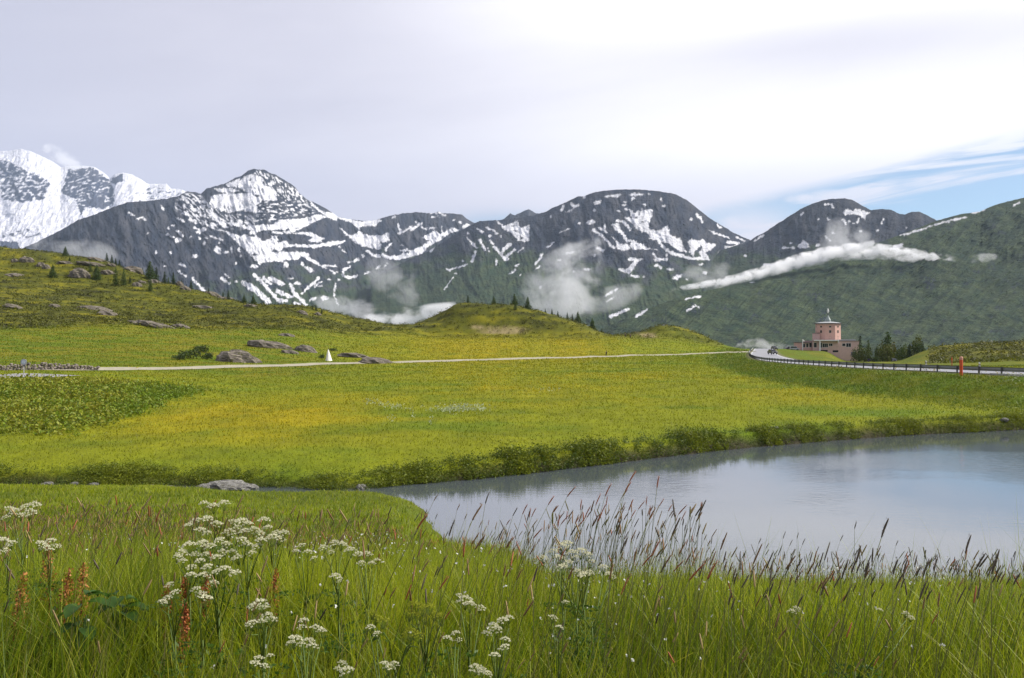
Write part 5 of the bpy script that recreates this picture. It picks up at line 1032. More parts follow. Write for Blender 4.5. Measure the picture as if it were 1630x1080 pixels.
# ================================================================== GRASS
mat_grass = leafy('grass_blades', trans=0.48, rough=0.5, spec=0.3)
def blades(P, H, W, lean, yaw, bend, col, segs=3, curl=None, tipcol=None):
    """curved, tapering blades: P (n,3); returns verts, quads, colours"""
    n = len(P); t = np.linspace(0, 1, segs + 1); face = yaw + np.pi / 2 + g.normal(size=n) * 0.9
    dx, dy = np.cos(yaw), np.sin(yaw); sx, sy = np.cos(face), np.sin(face); V = np.zeros((n, segs + 1, 2, 3)); Cc = np.zeros((n, segs + 1, 2, 3))
    for i, q in enumerate(t):
        off = H * (lean * q + bend * q * q); zz = H * q * np.sqrt(np.maximum(0.15, 1 - (lean * 0.6 + bend * q * 0.75) ** 2)); w = W * (1 - q ** 1.6) * 0.5 + W * 0.03
        for j, s in enumerate((-1, 1)):
            V[:, i, j, 0] = P[:, 0] + dx * off + s * sx * w; V[:, i, j, 1] = P[:, 1] + dy * off + s * sy * w; V[:, i, j, 2] = P[:, 2] + zz
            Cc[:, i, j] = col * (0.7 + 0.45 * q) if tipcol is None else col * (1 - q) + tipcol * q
    b = np.arange(n)[:, None] * (2 * (segs + 1)); F_ = []
    for i in range(segs): F_.append(np.concatenate([b + 2 * i, b + 2 * i + 1, b + 2 * i + 3, b + 2 * i + 2], 1))
    return V.reshape(-1, 3), np.stack(F_, 1).reshape(-1, 4), Cc.reshape(-1, 3)
def join(parts):
    V = []; Fq = []; C = []; n = 0
    for v, f, c in parts: V.append(v); Fq.append(f + n); C.append(c); n += len(v)
    return np.concatenate(V), np.concatenate(Fq), np.concatenate(C)
GL = np.array([0.340, 0.390, 0.010]); GD = np.array([0.105, 0.165, 0.006]); GY = np.array([0.42, 0.40, 0.04]); GS = np.array([0.27, 0.22, 0.09])
def gcol(x, y, n):
    a = fbm(x / 1.7, y / 2.4, 411, 3); k = np.clip(0.45 + 1.1 * a + 0.36 * g.normal(size=n), 0, 1); c = mixn(np.broadcast_to(GD, (n, 3)), GL, k)
    c = mixn(c, GY, ((g.random(n) < 0.22) * g.random(n)) * 0.9); c = mixn(c, GS, (g.random(n) < 0.05) * 0.8); return c
WIND = 0.15
def tall_h(x, y):
    """height of the sward: tall unmown grass near the eye, shorter turf toward the stream and on the little headland"""
    u = x / np.maximum(y, .5) * F + CX
    h = 0.50 + 0.10 * fbm(x / 2.0, y / 2.5, 413, 3); left = ss(780, 600, u)
    h = h * lerp(1.0, np.interp(y, [0, 9, 16, 24, 42], [1, 1, 0.85, 0.5, 0.35]), left); h = h * lerp(np.interp(y, [0, 7, 12, 26], [1.0, 1.0, 1.05, 0.9]), 1.0, left)
    h = h * lerp(1.0, lerp(0.4, 1.0, ss(0.0, 2.6, pond_sd(x, y))), ss(27, 31, y))
    h = h * (1 - (0.12 * ss(780, 900, u) + 0.24 * ss(1080, 1200, u)) * ss(4.2, 6.0, y) * ss(16, 11, y)) * (1 + 0.32 * fbm(x / 0.9, y / 1.3, 417, 3))
    return h * (1 + 0.25 * ss(1500, 1640, u) * ss(6, 4.5, y))
parts = []
def field(n, y0, y1, w0, w1, hs, segs, u0=-60, u1=1690, pw=2.0, keep=None):
    x, y, u = rand_uv(n, u0, u1, y0, y1, pw); sd = pond_sd(x, y); k = sd > 0.15 
    if keep is not None: k &= keep(x, y, u)
    x, y = x[k], y[k]; n = len(x)
    H = tall_h(x, y) * hs * g.uniform(0.55, 1.15, n); P_ = np.stack([x, y, ground(x, y) - 0.02], -1); yaw = g.vonmises(0.15, 0.5, n)
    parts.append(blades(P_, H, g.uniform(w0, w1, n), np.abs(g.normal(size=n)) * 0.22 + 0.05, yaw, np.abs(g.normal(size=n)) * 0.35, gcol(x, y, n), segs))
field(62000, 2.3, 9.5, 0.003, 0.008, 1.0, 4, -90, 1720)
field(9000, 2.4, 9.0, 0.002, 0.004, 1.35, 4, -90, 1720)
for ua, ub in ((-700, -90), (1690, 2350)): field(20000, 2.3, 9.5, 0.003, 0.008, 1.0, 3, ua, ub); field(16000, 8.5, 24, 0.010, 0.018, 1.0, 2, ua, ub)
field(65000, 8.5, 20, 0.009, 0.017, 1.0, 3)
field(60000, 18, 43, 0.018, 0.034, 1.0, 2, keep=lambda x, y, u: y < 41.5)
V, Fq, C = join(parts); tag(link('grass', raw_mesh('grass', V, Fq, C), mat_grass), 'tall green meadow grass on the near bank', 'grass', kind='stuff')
# short turf of the meadow beyond the pond
parts = []
x, y, u = rand_uv(185000, -60, 1690, 44, 385, 0.5); k = (pond_sd(x, y) > 0.3) & (y > np.interp(u, [0, 600, 1000, 1630], [45, 41, 50, 66])); d, s, t = nearest(x, y, ROADS); k &= (d > 6.2) & ((y < 200) | (u < 1190)) & (hilly(x, y) < 0.6); dp = nearest(x, y, PATHS)[0]; k &= dp > 1.5; x, y = x[k], y[k]; n = len(x)
c = ground_col(x, y) * (1.0 + 0.22 * g.random((n, 1))); sz = y / 60
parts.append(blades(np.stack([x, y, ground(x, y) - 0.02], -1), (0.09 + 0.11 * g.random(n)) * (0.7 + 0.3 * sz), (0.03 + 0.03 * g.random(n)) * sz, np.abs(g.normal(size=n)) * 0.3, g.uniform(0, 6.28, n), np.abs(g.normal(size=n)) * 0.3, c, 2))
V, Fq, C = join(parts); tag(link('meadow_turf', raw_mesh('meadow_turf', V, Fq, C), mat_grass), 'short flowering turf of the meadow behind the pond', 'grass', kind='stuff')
# ================================================================== FOREGROUND PLANTS
mat_stem = leafy('plant_stems', trans=0.1, tint=(1, 1, 1)); mat_petal = leafy('white_petals', trans=0.25, rough=0.7, spec=0.1)
def colmesh(name, mb, col, mat, var=0.2, smooth=True):
    V = np.concatenate(mb.v); q = [f for f in mb.f if len(f) == 4]; t = [f for f in mb.f if len(f) == 3]; o = [f for f in mb.f if len(f) > 4]
    for f in o: t += [(f[0], f[i], f[i + 1]) for i in range(1, len(f) - 1)]
    rg = np.random.default_rng(len(V)); c = np.asarray(col) * (1 - var + 2 * var * rg.random((len(V), 1)))
    me = raw_mesh(name, V, [x for x in (np.array(q), np.array(t)) if len(x)], c, smooth); me.materials.append(mat); return me
def stalk_meshes(seed, head_col, stem_col):
    """one metre tall stem that bends with the wind, bristly spike at its tip"""
    r = random.Random(seed); lean = r.uniform(-0.06, 0.30); bend = r.uniform(0.0, 0.22); sy = r.uniform(-0.1, 0.1)
    pts = [(lean * t + bend * t ** 2.5, sy * t, t) for t in np.linspace(0, 0.93, 7)]
    st = colmesh('stem', MB().tube(pts, [0.0022, 0.0021, 0.002, 0.0018, 0.0016, 0.0014, 0.0012], 5), stem_col, mat_stem)
    d = (Vector(pts[-1]) - Vector(pts[-2])).normalized(); d = (d + Vector((r.uniform(-0.05, .3), r.uniform(-.1, .1), 0))).normalized(); p0 = Vector(pts[-1]); L_ = r.uniform(0.055, 0.085)
    hp = []; hr = []
    for i, t in enumerate(np.linspace(0, 1, 9)): hp.append(p0 + d * (L_ * t) + Vector((0.006 * t * t, 0, -0.003 * t * t))); hr.append(0.0035 * math.sin(math.pi * min(1, 0.12 + 0.86 * t)) ** 0.5 * r.uniform(0.85, 1.15))
    m = MB().tube(hp, hr, 7)
    for i in range(46):                                  # bristles
        t = r.random(); p = p0 + d * (L_ * t); a = r.uniform(0, 6.28); n = d.orthogonal().normalized(); n.rotate(Matrix.Rotation(a, 3, d)); q = p + n * 0.003; e = q + (n * 0.6 + d).normalized() * 0.007; w = d.cross(n) * 0.0008
        m.add([q - w, q + w, e], [(0, 1, 2)])
    return st, colmesh('seed_head', m, head_col, mat_stem, 0.35)
HEADC = {'red': (0.32, 0.105, 0.045), 'dark': (0.095, 0.075, 0.050), 'tan': (0.30, 0.21, 0.09), 'brown': (0.20, 0.115, 0.05)}
ST = {k: [stalk_meshes(i * 7 + j * 31, c, (0.11, 0.12, 0.03)) for i in range(6)] for j, (k, c) in enumerate(HEADC.items())}
def place_stalk(px, row, kind, label, group, i, hmin=0.62, hmax=1.05, ymax=9.0):
    """tip near the given spot of the photograph, rooted on the bank at a plausible stalk height"""
    want = random.uniform(hmin, hmax); best = None
    for Y in np.linspace(3.0, ymax, 50):
        z = EYE + (HZ - row) / F * Y; h = z - float(base_h(np.array([(px - CX) / F * Y]), np.array([Y]))[0])
        if best is None or abs(h - want) < best[0]: best = (abs(h - want), Y, h)
    Y = best[1]; st, hd = ST[kind][i % 6]; x = (px - CX) / F * Y; g_ = gz(x, Y); h = EYE + (HZ - row) / F * Y - g_
    if h < 0.25: return
    s = min(max(h, 0.3), 1.35)
    tipx = hd.vertices[0].co.x * s
    o = tag(empty('grass_stalk', (x - tipx * 0.95, Y, g_), random.uniform(-0.5, 0.5)), label, 'grass stalk', group)
    k = s; o.scale = (k, k, k); link('stem', st, None, o); hd_o = link('seed_head', hd, None, o)
rs = random.Random(21)
HEADS_RED = [(1009,752),(1046,757),(1000,765),(965,772),(967,790),(900,775),(872,790),(845,810),(990,775),(955,790),(1028,790),(1075,800),(1052,795),(1120,800),(1100,805),(1085,815),(1033,805),(1018,800),(1040,820),(905,815),(880,800),(930,805),(925,795),(890,820),(1010,815)]
HEADS_DARK = [(1356,826),(1410,826),(1421,857),(1335,850),(1300,872),(1244,845),(1268,845),(1274,855),(1204,850),(1215,860),(1255,860),(1348,880),(1372,885),(1395,878),(1447,885),(1535,868),(1563,862),(1548,880),(1573,880),(1617,883),(1500,890),(1516,895),(1475,905),(1330,890),(1416,880),(1575,900),(1590,905),(1545,905)]
HEADS_LEFT = [(690,770),(725,790),(695,800),(668,800),(680,805),(740,800),(763,800),(776,815),(805,810),(815,790),(668,830),(710,815),(750,830),(790,830),(800,845),(830,790),(735,845),(771,770),(670,790)]
for i, (px, row) in enumerate(HEADS_RED): place_stalk(px, row, 'red', 'tall grass stalk with reddish seed head rising before the pond', 'tall reddish grass stalks before the pond', i)
for i in range(85):
    px = min(max(rs.gauss(985, 85), 845), 1125); row = rs.uniform(800, 895); place_stalk(px, row, rs.choice(['red', 'brown', 'brown', 'tan', 'dark']), 'shorter brown grass stalk in the thick tuft before the pond', 'brown grass stalks in the thick tuft', i, 0.55, 1.0)
for i, (px, row) in enumerate(HEADS_DARK): place_stalk(px, row, 'dark', 'dark thin grass stalk against the water on the right', 'dark grass stalks on the right', i)
for i in range(62): place_stalk(rs.uniform(1110, 1640), rs.uniform(885, 945), 'dark' if rs.random() < 0.8 else 'brown', 'dark short grass stalk at the water edge on the right', 'short dark grass stalks on the right', i, 0.5, 0.85)
for i, (px, row) in enumerate(HEADS_LEFT): place_stalk(px, row + 12, rs.choice(['brown', 'dark', 'red']), 'grass stalk at the left end of the pond fringe', 'grass stalks at the left end of the pond fringe', i)
for i in range(34): place_stalk(rs.uniform(660, 860), rs.uniform(830, 905), rs.choice(['brown', 'dark', 'tan']), 'low grass stalk below the left pond fringe', 'low grass stalks below the left pond fringe', i, 0.45, 0.8)
for i in range(44): place_stalk(rs.uniform(330, 1630), rs.uniform(915, 1050), rs.choice(['brown', 'tan', 'brown', 'red']), 'ripe brown grass stalk in the front meadow', 'ripe grass stalks in the front meadow', i, 0.5, 0.8, 5.0)
# the many further stalks of the sward
def stalk_mass(n, u0, u1, y0, y1, hcols, hs, size, name, label):
    x, y, u = rand_uv(n, u0, u1, y0, y1, 1.3); k = pond_sd(x, y) > 0.3; x, y, u = x[k], y[k], u[k]; n = len(x); z = ground(x, y); H = tall_h(x, y) * g.uniform(0.95, 1.5, n) * hs; yaw = g.vonmises(0.15, 0.6, n); lean = g.uniform(0.05, 0.35, n)
    dx, dy = np.cos(yaw), np.sin(yaw); base = np.stack([x, y, z], -1); tip = base + np.stack([dx * lean * H, dy * lean * H, H * 0.95], -1); trow = HZ - (tip[:, 2] - EYE) / tip[:, 1] * F; ok = trow > np.interp(u, [0, 600, 680, 850, 900, 1090, 1150, 1630], [785, 800, 850, 830, 800, 800, 870, 875]) + 12; x, y, u, z, H, yaw, lean, dx, dy, base, tip = [q_[ok] for q_ in (x, y, u, z, H, yaw, lean, dx, dy, base, tip)]; n = len(x); ax = np.stack([dx * (lean + 0.25), dy * (lean + 0.25), 0.85 + 0 * x], -1); ax /= np.linalg.norm(ax, axis=1)[:, None]
    sz = size * np.maximum(1.0, y / 11); L_ = g.uniform(0.045, 0.085, n) * np.minimum(sz / size, 1.3); hc = np.array(hcols)[g.integers(0, len(hcols), n)] * g.uniform(0.7, 1.3, (n, 1)); ring = 4; V = []; C = []
    side = np.stack([-ax[:, 1], ax[:, 0], 0 * x], -1); side /= np.linalg.norm(side, axis=1)[:, None] + 1e-9; up = np.cross(ax, side)
    prof = ((-1, 0.0012), (0, 0.0014), (0.08, 1), (0.5, 1.1), (0.9, 0.8), (1, 0.1))
    for t, r_ in prof:
        c0 = base if t < 0 else tip + ax * (L_ * t)[:, None]; rr = (r_ if t <= 0 else r_ * 0.0040) * sz
        for q in range(ring): a = 2 * math.pi * q / ring; V.append(c0 + (side * math.cos(a) + up * math.sin(a)) * np.asarray(rr).reshape(-1, 1)); C.append(np.broadcast_to(np.array([0.12, 0.14, 0.03]), c0.shape) if t <= 0 else hc)
    V = np.stack(V, 1); C = np.stack(C, 1); m = ring * len(prof); b = np.arange(n)[:, None] * m; fs = []
    for i in range(len(prof) - 1):
        for q in range(ring): fs.append(np.concatenate([b + i * ring + q, b + i * ring + (q + 1) % ring, b + (i + 1) * ring + (q + 1) % ring, b + (i + 1) * ring + q], 1))
    tag(link(name, raw_mesh(name, V.reshape(-1, 3), np.stack(fs, 1).reshape(-1, 4), C.reshape(-1, 3)), mat_stem), label, 'grass', kind='stuff')
stalk_mass(2300, -60, 1690, 3.2, 24, [HEADC['brown'], HEADC['tan'], HEADC['red'], HEADC['dark'], HEADC['tan']], 1.0, 0.85, 'seeding_grass', 'mass of seeding grass heads scattered through the near meadow')
stalk_mass(2400, -60, 620, 5, 30, [HEADC['brown'], HEADC['brown'], HEADC['tan'], HEADC['dark']], 0.9, 0.8, 'seeding_grass', 'mass of dark grass heads in the left meadow')

stalk_mass(330, 835, 1135, 3.5, 7.5, [HEADC['brown'], HEADC['tan'], HEADC['red'], HEADC['dark'], (0.13, 0.12, 0.03)], 1.75, 0.8, 'seeding_grass', 'thick tuft of fine seeding grass before the pond')
stalk_mass(620, 1110, 1690, 3.3, 7.5, [HEADC['dark'], HEADC['dark'], HEADC['brown'], (0.10, 0.10, 0.03)], 1.55, 0.7, 'seeding_grass', 'fringe of fine dark grass heads at the right water edge')
stalk_mass(420, 650, 850, 4, 12, [HEADC['dark'], HEADC['brown'], HEADC['tan']], 1.5, 0.8, 'seeding_grass', 'fringe of fine grass heads at the left pond corner')
# ------------------------------------------------------------------ white umbels
def umbel_mesh(seed, col, R_=0.03):
    r = random.Random(seed); P = []; S = []; m = 15
    for i in range(m):
        a = 2.4 * i; q = math.sqrt((i + 0.5) / m); c = np.array([R_ * q * math.cos(a), R_ * q * math.sin(a), 0.017 * (1 - q * q) + r.uniform(-.003, .003)])
        for k in range(20): d = np.array([r.gauss(0, 1), r.gauss(0, 1), abs(r.gauss(0, 1)) * 0.8]); d /= np.linalg.norm(d); P.append(c + d * R_ * 0.19 * r.uniform(0.6, 1.15)); S.append(R_ * 0.082)
    P = np.array(P); rg = np.random.default_rng(seed); C = np.array(col) * (0.78 + 0.3 * rg.random((len(P), 1))); V, f, c = leaf_quads(P, np.array(S), C, asp=0.8, flat=-0.6, seed=seed)
    # the rays below the flowers
    mb = MB()
    for i in range(m):
        a = 2.4 * i; q = math.sqrt((i + 0.5) / m); mb.tube([(0, 0, -0.035), (R_ * q * math.cos(a), R_ * q * math.sin(a), 0.008 * (1 - q * q))], 0.0007, 3, cap=False)
    RV = np.concatenate(mb.v); RF = np.array(mb.f)
    me = raw_mesh('flower_head', np.concatenate([V, RV]), np.concatenate([f, RF + len(V)]), np.concatenate([c, np.broadcast_to(np.array([0.12, 0.17, 0.03]), RV.shape)]), smooth=False); me.materials.append(mat_petal); return me
UM = [umbel_mesh(60 + i, (0.76, 0.74, 0.52)) for i in range(4)]; UMY = [umbel_mesh(80 + i, (0.34, 0.36, 0.035)) for i in range(3)]
def leaf_mesh(seed, n=46, L_=0.2, col=(0.06, 0.12, 0.015)):
    """finely cut leaf: leaflets along a rachis"""
    r = random.Random(seed); P = []; S = []
    for i in range(n): t = (i + 1) / n; w = 0.075 * math.sin(math.pi * t ** 0.8) + 0.01; P.append((L_ * t, r.uniform(-w, w), 0.05 * t - 0.11 * t * t + r.uniform(-.006, .006))); S.append(r.uniform(0.008, 0.016))
    P = np.array(P); C = np.repeat(np.array(col)[None], n, 0) * (0.7 + 0.6 * np.random.default_rng(seed).random((n, 1))); V, f, c = leaf_quads(P, np.array(S), C, asp=0.45, flat=0.7, seed=seed)
    me = raw_mesh('leaf', V, f, c, smooth=False); me.materials.append(mat_grass); return me
LF = [leaf_mesh(90 + i) for i in range(3)]
def umbel_plant(label, Y, heads, group, meshes=UM, rad=0.031, name='umbel_plant', cat='wildflower', stemcol=(0.10, 0.15, 0.03)):
    """heads: (px, row[, size]) seen in the photograph; the plant stands at distance Y on the bank"""
    rr = random.Random(int(heads[0][0] * 13 + heads[0][1])); Y = min(Y, 1.02 * F / (sum(h[1] for h in heads) / len(heads) - HZ)); px = sum(h[0] for h in heads) / len(heads); x = (px - CX) / F * Y; b = Vector((x, Y, gz(x, Y)))
    r = tag(empty(name, b), label, cat, group); mb = MB(); tips = []
    for h in heads:
        y = Y + rr.uniform(-0.35, 0.35); p = Vector(((h[0] - CX) / F * y, y, EYE + (HZ - h[1]) / F * y)) - b
        p.z = max(p.z, 0.15); tips.append((p, h[2] if len(h) > 2 else 1.0))
    top = max(t[0].z for t in tips); rad = rad * min(1.05, (Y / 4.9))
    mb.tube([(0, 0, -0.05), (0.01, 0.01, top * 0.3), (0, 0.02, top * 0.62)], [0.0045, 0.004, 0.003], 6)
    for p, s in tips:
        k = min(0.62, max(0.15, p.z / top - 0.25)) * top * rr.uniform(0.75, 1); j = Vector((0.0, 0.015, k)); mid = j.lerp(p, 0.55) + Vector((0, 0, 0.02)) ; mid.x = j.x + (p.x - j.x) * 0.65
        mb.tube([j, mid, p - Vector((0, 0, 0.034 * s))], [0.0026, 0.002, 0.0014], 5)
    link('stem', colmesh('stem', mb, stemcol, mat_stem), None, r)
    for i, (p, s) in enumerate(tips):
        f = rad * s * rr.uniform(0.85, 1.15) / 0.03; link('flower_head', meshes[i % len(meshes)], None, r, p, (rr.uniform(-.25, .35), rr.uniform(-.3, .3), rr.uniform(0, 6.28)), (f, f, f))
    for i in range(5): a = rr.uniform(0, 6.28); link('leaf', LF[i % 3], None, r, (0, 0.01, top * rr.uniform(0.15, 0.55)), (0, rr.uniform(-0.5, 0.1), a), (1.0, 1.0, 1.0))
UG = 'white umbel flowers of the near meadow'
W = 'white umbel plant '
for lab, Y, hs in ((W + 'with three heads topmost of the big white clump', 5.6, [(325,803),(340,808),(356,803)]),
  (W + 'at the upper left of the big white clump', 5.2, [(312,831),(330,828),(345,836),(330,850),(318,846),(300,838,.7)]), (W + 'at the upper middle of the big white clump', 5.3, [(371,832),(385,832),(395,836),(405,845),(378,842),(390,848),(365,850)]), (W + 'at the upper right of the big white clump', 5.4, [(420,830),(426,842),(440,850),(452,850),(432,858),(445,860),(412,852)]),
  (W + 'at the left side of the big white clump', 4.8, [(290,882),(300,870),(310,885),(290,895),(318,895),(305,905),(283,888,.8)]), (W + 'in the heart of the big white clump', 4.9, [(335,872),(350,862),(355,880),(330,885),(345,890),(322,868),(360,868)]), (W + 'in the right middle of the big white clump', 5.0, [(370,880),(395,870),(385,862),(410,872),(400,882),(415,862),(378,890)]), (W + 'at the lower edge of the big white clump', 4.5, [(330,905),(345,912),(340,930),(358,908),(375,915),(325,918)]), (W + 'with small heads low and left of the big clump', 4.3, [(270,933),(267,955),(258,960,.8),(278,945,.8),(305,918)]), (W + 'with two small heads under the big clump', 4.2, [(320,948),(328,955),(312,940,.8)]),
  (W + 'in the middle row left of the pond fringe', 6.8, [(533,866,.8),(545,868),(557,878),(515,873,.8),(527,880,.7)]), (W + 'at the right end of the middle row', 7.0, [(570,885),(583,885),(600,893,.8),(592,898,.7),(575,898,.7)]), (W + 'alone below the middle row', 5.5, [(535,920),(540,926,.6)]), (W + 'with faint heads left of the middle row', 6.5, [(490,880,.7),(500,890,.7),(480,870,.7),(470,878,.7)]),
  (W + 'highest of the clump under the reddish stalks', 4.7, [(893,872,1.3),(903,868,1.1),(880,880),(890,890,1.1),(910,882)]), (W + 'right side of the clump under the reddish stalks', 4.6, [(925,880),(935,885,1.1),(918,890),(940,896)]), (W + 'lower side of the clump under the reddish stalks', 4.4, [(895,905),(930,918,1.1),(938,913),(920,912),(905,898)]), (W + 'with small heads right of the reddish stalk clump', 4.8, [(960,905),(970,915,.8),(975,920,.8),(865,890,.8)]),
  (W + 'with crowded heads low left of centre', 4.0, [(413,962,1.1),(405,968),(420,970),(425,982),(432,988),(400,995),(416,992,.8)]), (W + 'with several heads near the bottom left of centre', 3.8, [(483,990),(470,1020,1.1),(463,1026),(478,1028),(497,1030,1.1),(492,1022),(503,1002),(512,1006),(480,1000)]), (W + 'at the bottom edge left of centre', 3.6, [(412,1050),(405,1058),(420,1062),(430,1045,.8)]), (W + 'with two round heads at the bottom edge', 3.5, [(545,1058),(552,1070,1.1),(538,1066,.7)]), (W + 'at the bottom right of the centre', 3.6, [(757,1066),(775,1074),(765,1070),(788,1045),(803,1033),(805,1020)]),
  (W + 'right of the yellow green plant', 4.0, [(740,958,1.2),(732,950,.8),(765,970),(748,964)]), (W + 'below and right of the yellow green plant', 3.9, [(800,990),(785,998),(790,1004),(775,1010,.8),(810,985)]), (W + 'with one head under the yellow green plant', 3.8, [(725,1010),(712,1018,.8),(730,1020,.7)]), (W + 'with small pale heads at the lower middle', 3.8, [(620,1065),(612,1058,.8),(628,1058,.8),(600,1010,.8),(590,1000,.8)]),
  (W + 'tall cream flowered at the upper left edge', 5.4, [(15,812),(40,808),(55,806),(10,825),(35,822),(25,816),(48,818)]), (W + 'with pale heads at the left edge', 4.8, [(4,863),(12,872),(6,880),(18,866)]), (W + 'between the dock plants on the left', 4.6, [(66,868),(80,864),(72,876),(88,872)]), (W + 'with faint heads right of the reddish stalks', 4.0, [(880,985,.8),(890,1000,.7),(900,960,.7)]), (W + 'with small heads on the right of the front meadow', 4.2, [(1260,975,.8),(1268,970,.7),(1450,985,.8),(1442,978,.7),(1400,972,.6)])):
    umbel_plant(lab, Y, hs, UG)
for lab, Y, hs in (('yellow green frothy flower plant low right of centre', 4.0, [(660,965),(672,970),(684,968),(668,980),(680,985),(692,980),(655,978),(700,985)]), ('small yellow green frothy plant below the larger one', 3.8, [(655,1008),(648,1015),(665,1014),(600,985),(610,990),(592,978)])):
    umbel_plant(lab, Y, hs, 'yellow green frothy plants', UMY, 0.036)
# small white meadow flowers
def flecks(name, label, pts, size, col, seed):
    C = np.repeat(np.array(col)[None], len(pts), 0) * (0.8 + 0.3 * np.random.default_rng(seed).random((len(pts), 1))); P = np.repeat(pts, 3, 0) + np.random.default_rng(seed).normal(size=(len(pts) * 3, 3)) * np.repeat(np.asarray(size), 3)[:, None] * 0.5
    V, f, c = leaf_quads(P, np.repeat(size, 3), np.repeat(C, 3, 0), asp=0.8, seed=seed); tag(link(name, raw_mesh(name, V, f, c, smooth=False), mat_petal), label, 'flowers', kind='stuff')
P = []
for (u0, r0, su, sy_, n, Y0) in ((590,890,45,1.0,150,8.0),(520,880,40,1.0,60,7.5),(300,850,200,2,60,8),(700,960,200,0.8,70,4.6),(1350,985,150,0.5,60,4.2),(940,930,80,0.6,60,4.8),(150,850,120,2,40,8)):
    u = g.normal(u0, su, n); y = np.maximum(Y0 + g.normal(size=n) * sy_, 3.4); x = (u - CX) / F * y; P.append(np.stack([x, y, ground(x, y) + tall_h(x, y) * g.uniform(0.8, 1.1, n)], -1))
P = np.concatenate(P); flecks('small_flowers', 'tiny white flowers sprinkled through the near grass', P, 0.0035 + 0.0035 * g.random(len(P)), (0.72, 0.72, 0.66), 5)
P = []
for u0, row, su, n in ((712,657,18,130),(735,655,14,90),(762,656,10,70),(630,653,9,40),(610,650,8,26),(588,645,6,26),(655,666,3,10),(622,672,3,10),(688,677,3,10),(870,625,12,20),(1620,636,12,60)):
    Y0 = 6.15 * F / (row - HZ); u = g.normal(u0, su, n); y = Y0 + g.normal(size=n) * 1.6; x = (u - CX) / F * y; P.append(np.stack([x, y, ground(x, y) + g.uniform(0.2, 0.5, n)], -1))
P = np.concatenate(P); flecks('meadow_flowers', 'drift of white flowers in the middle of the far meadow', P, 0.035 + 0.04 * g.random(len(P)), (0.42, 0.46, 0.28), 6)
# buttercups and hawkweed: the yellow of the meadow
x, y, u = rand_uv(12000, -60, 1690, 46, 150, 0.6); gc = ground_col(x, y); k = (gc[:, 0] > gc[:, 1] * 0.98) & (pond_sd(x, y) > 0.5); x, y = x[k], y[k]
flecks('yellow_flowers', 'yellow flowers colouring the far meadow', np.stack([x, y, ground(x, y) + g.uniform(0.15, 0.32, len(x))], -1), (0.022 + 0.02 * g.random(len(x))) * (y / 70), (0.42, 0.32, 0.01), 7)
# ------------------------------------------------------------------ docks and the broad leaved plant
def oval_leaf(mb, base, yaw, L_, w, rise, droop):
    n = 7; pts = []
    for i in range(n):
        t = i / (n - 1); c = Vector((math.cos(yaw) * L_ * t, math.sin(yaw) * L_ * t, rise * t - droop * t * t)) + base; s = Vector((-math.sin(yaw), math.cos(yaw), 0)) * (w * math.sin(math.pi * (0.06 + 0.92 * t)) ** 0.8); pts += [c - s + Vector((0, 0, 0.012)), c, c + s + Vector((0, 0, 0.012))]
    f = []
    for i in range(n - 1):
        for j in range(2): f.append((i * 3 + j, i * 3 + j + 1, i * 3 + j + 4, i * 3 + j + 3))
    mb.add([tuple(p) for p in pts], f)
def dock(px, top, Y, label, col=(0.30, 0.105, 0.03), fat=1.0):
    x = (px - CX) / F * Y; b = Vector((x, Y, gz(x, Y))); H = max(0.3, EYE + (HZ - top) / F * Y - b.z); r = tag(empty('dock_plant', b), label, 'dock plant', 'rust coloured dock plants'); rr = random.Random(int(px))
    tip = Vector((rr.uniform(-.03, .06), 0.0, H)); link('stem', colmesh('stem', MB().tube([(0, 0, -0.05), (0.01, 0, H * 0.5), tip], [0.006, 0.005, 0.002], 6), (0.20, 0.075, 0.035), mat_stem), None, r)
    n = 420; t = np.random.default_rng(int(px)).beta(2.0, 1.6, n) * 0.60 + 0.39; q = np.clip(np.random.default_rng(int(px) + 1).normal(size=(n, 3)), -1.5, 1.5); w = 0.017 * fat * np.sin(np.pi * np.clip((t - 0.34) / 0.68, 0, 1)) + 0.003
    P = np.stack([tip.x * t + q[:, 0] * w, q[:, 1] * w, H * t + q[:, 2] * 0.012], -1); ta = np.linspace(0.38, 1, 90); P[:90] = np.stack([tip.x * ta, 0 * ta, H * ta], -1); C = np.repeat(np.array(col)[None], n, 0) * (0.6 + 0.8 * np.random.default_rng(3).random((n, 1))); V, f, c = leaf_quads(P, np.full(n, 0.0065), C, asp=0.8, seed=int(px)); me = raw_mesh('flower_spike', V, f, c, smooth=False); me.materials.append(mat_stem); link('flower_spike', me, None, r)
    for i in range(3): mb = MB(); oval_leaf(mb, Vector((0, 0, 0.08 * i)), rr.uniform(0, 6.28), 0.16, 0.022, 0.12, 0.08); link('leaf', colmesh('leaf', mb, (0.07, 0.13, 0.02), mat_grass), None, r)
for px, top, Y, lab in ((20, 912, 4.2, 'rust brown dock plant at the left edge'), (76, 862, 4.6, 'tallest orange brown dock plant on the left'), (93, 905, 4.3, 'orange dock plant right of the tallest one'), (126, 896, 4.4, 'short rust dock plant above the broad leaves'), (298, 915, 4.3, 'thin reddish dock plant left under the white clump'), (318, 910, 4.4, 'thin reddish dock plant right under the white clump'), (283, 960, 3.9, 'bright red stalked dock plant low under the white clump'), (432, 905, 4.6, 'short red dock spike right of the white clump'), (258, 930, 4.4, 'tiny orange dock plant left of the white clump')):
    dock(px, top, Y, lab, (0.33, 0.10, 0.03) if px > 250 else (0.34, 0.14, 0.035), 0.7 if px > 250 else 1.0)
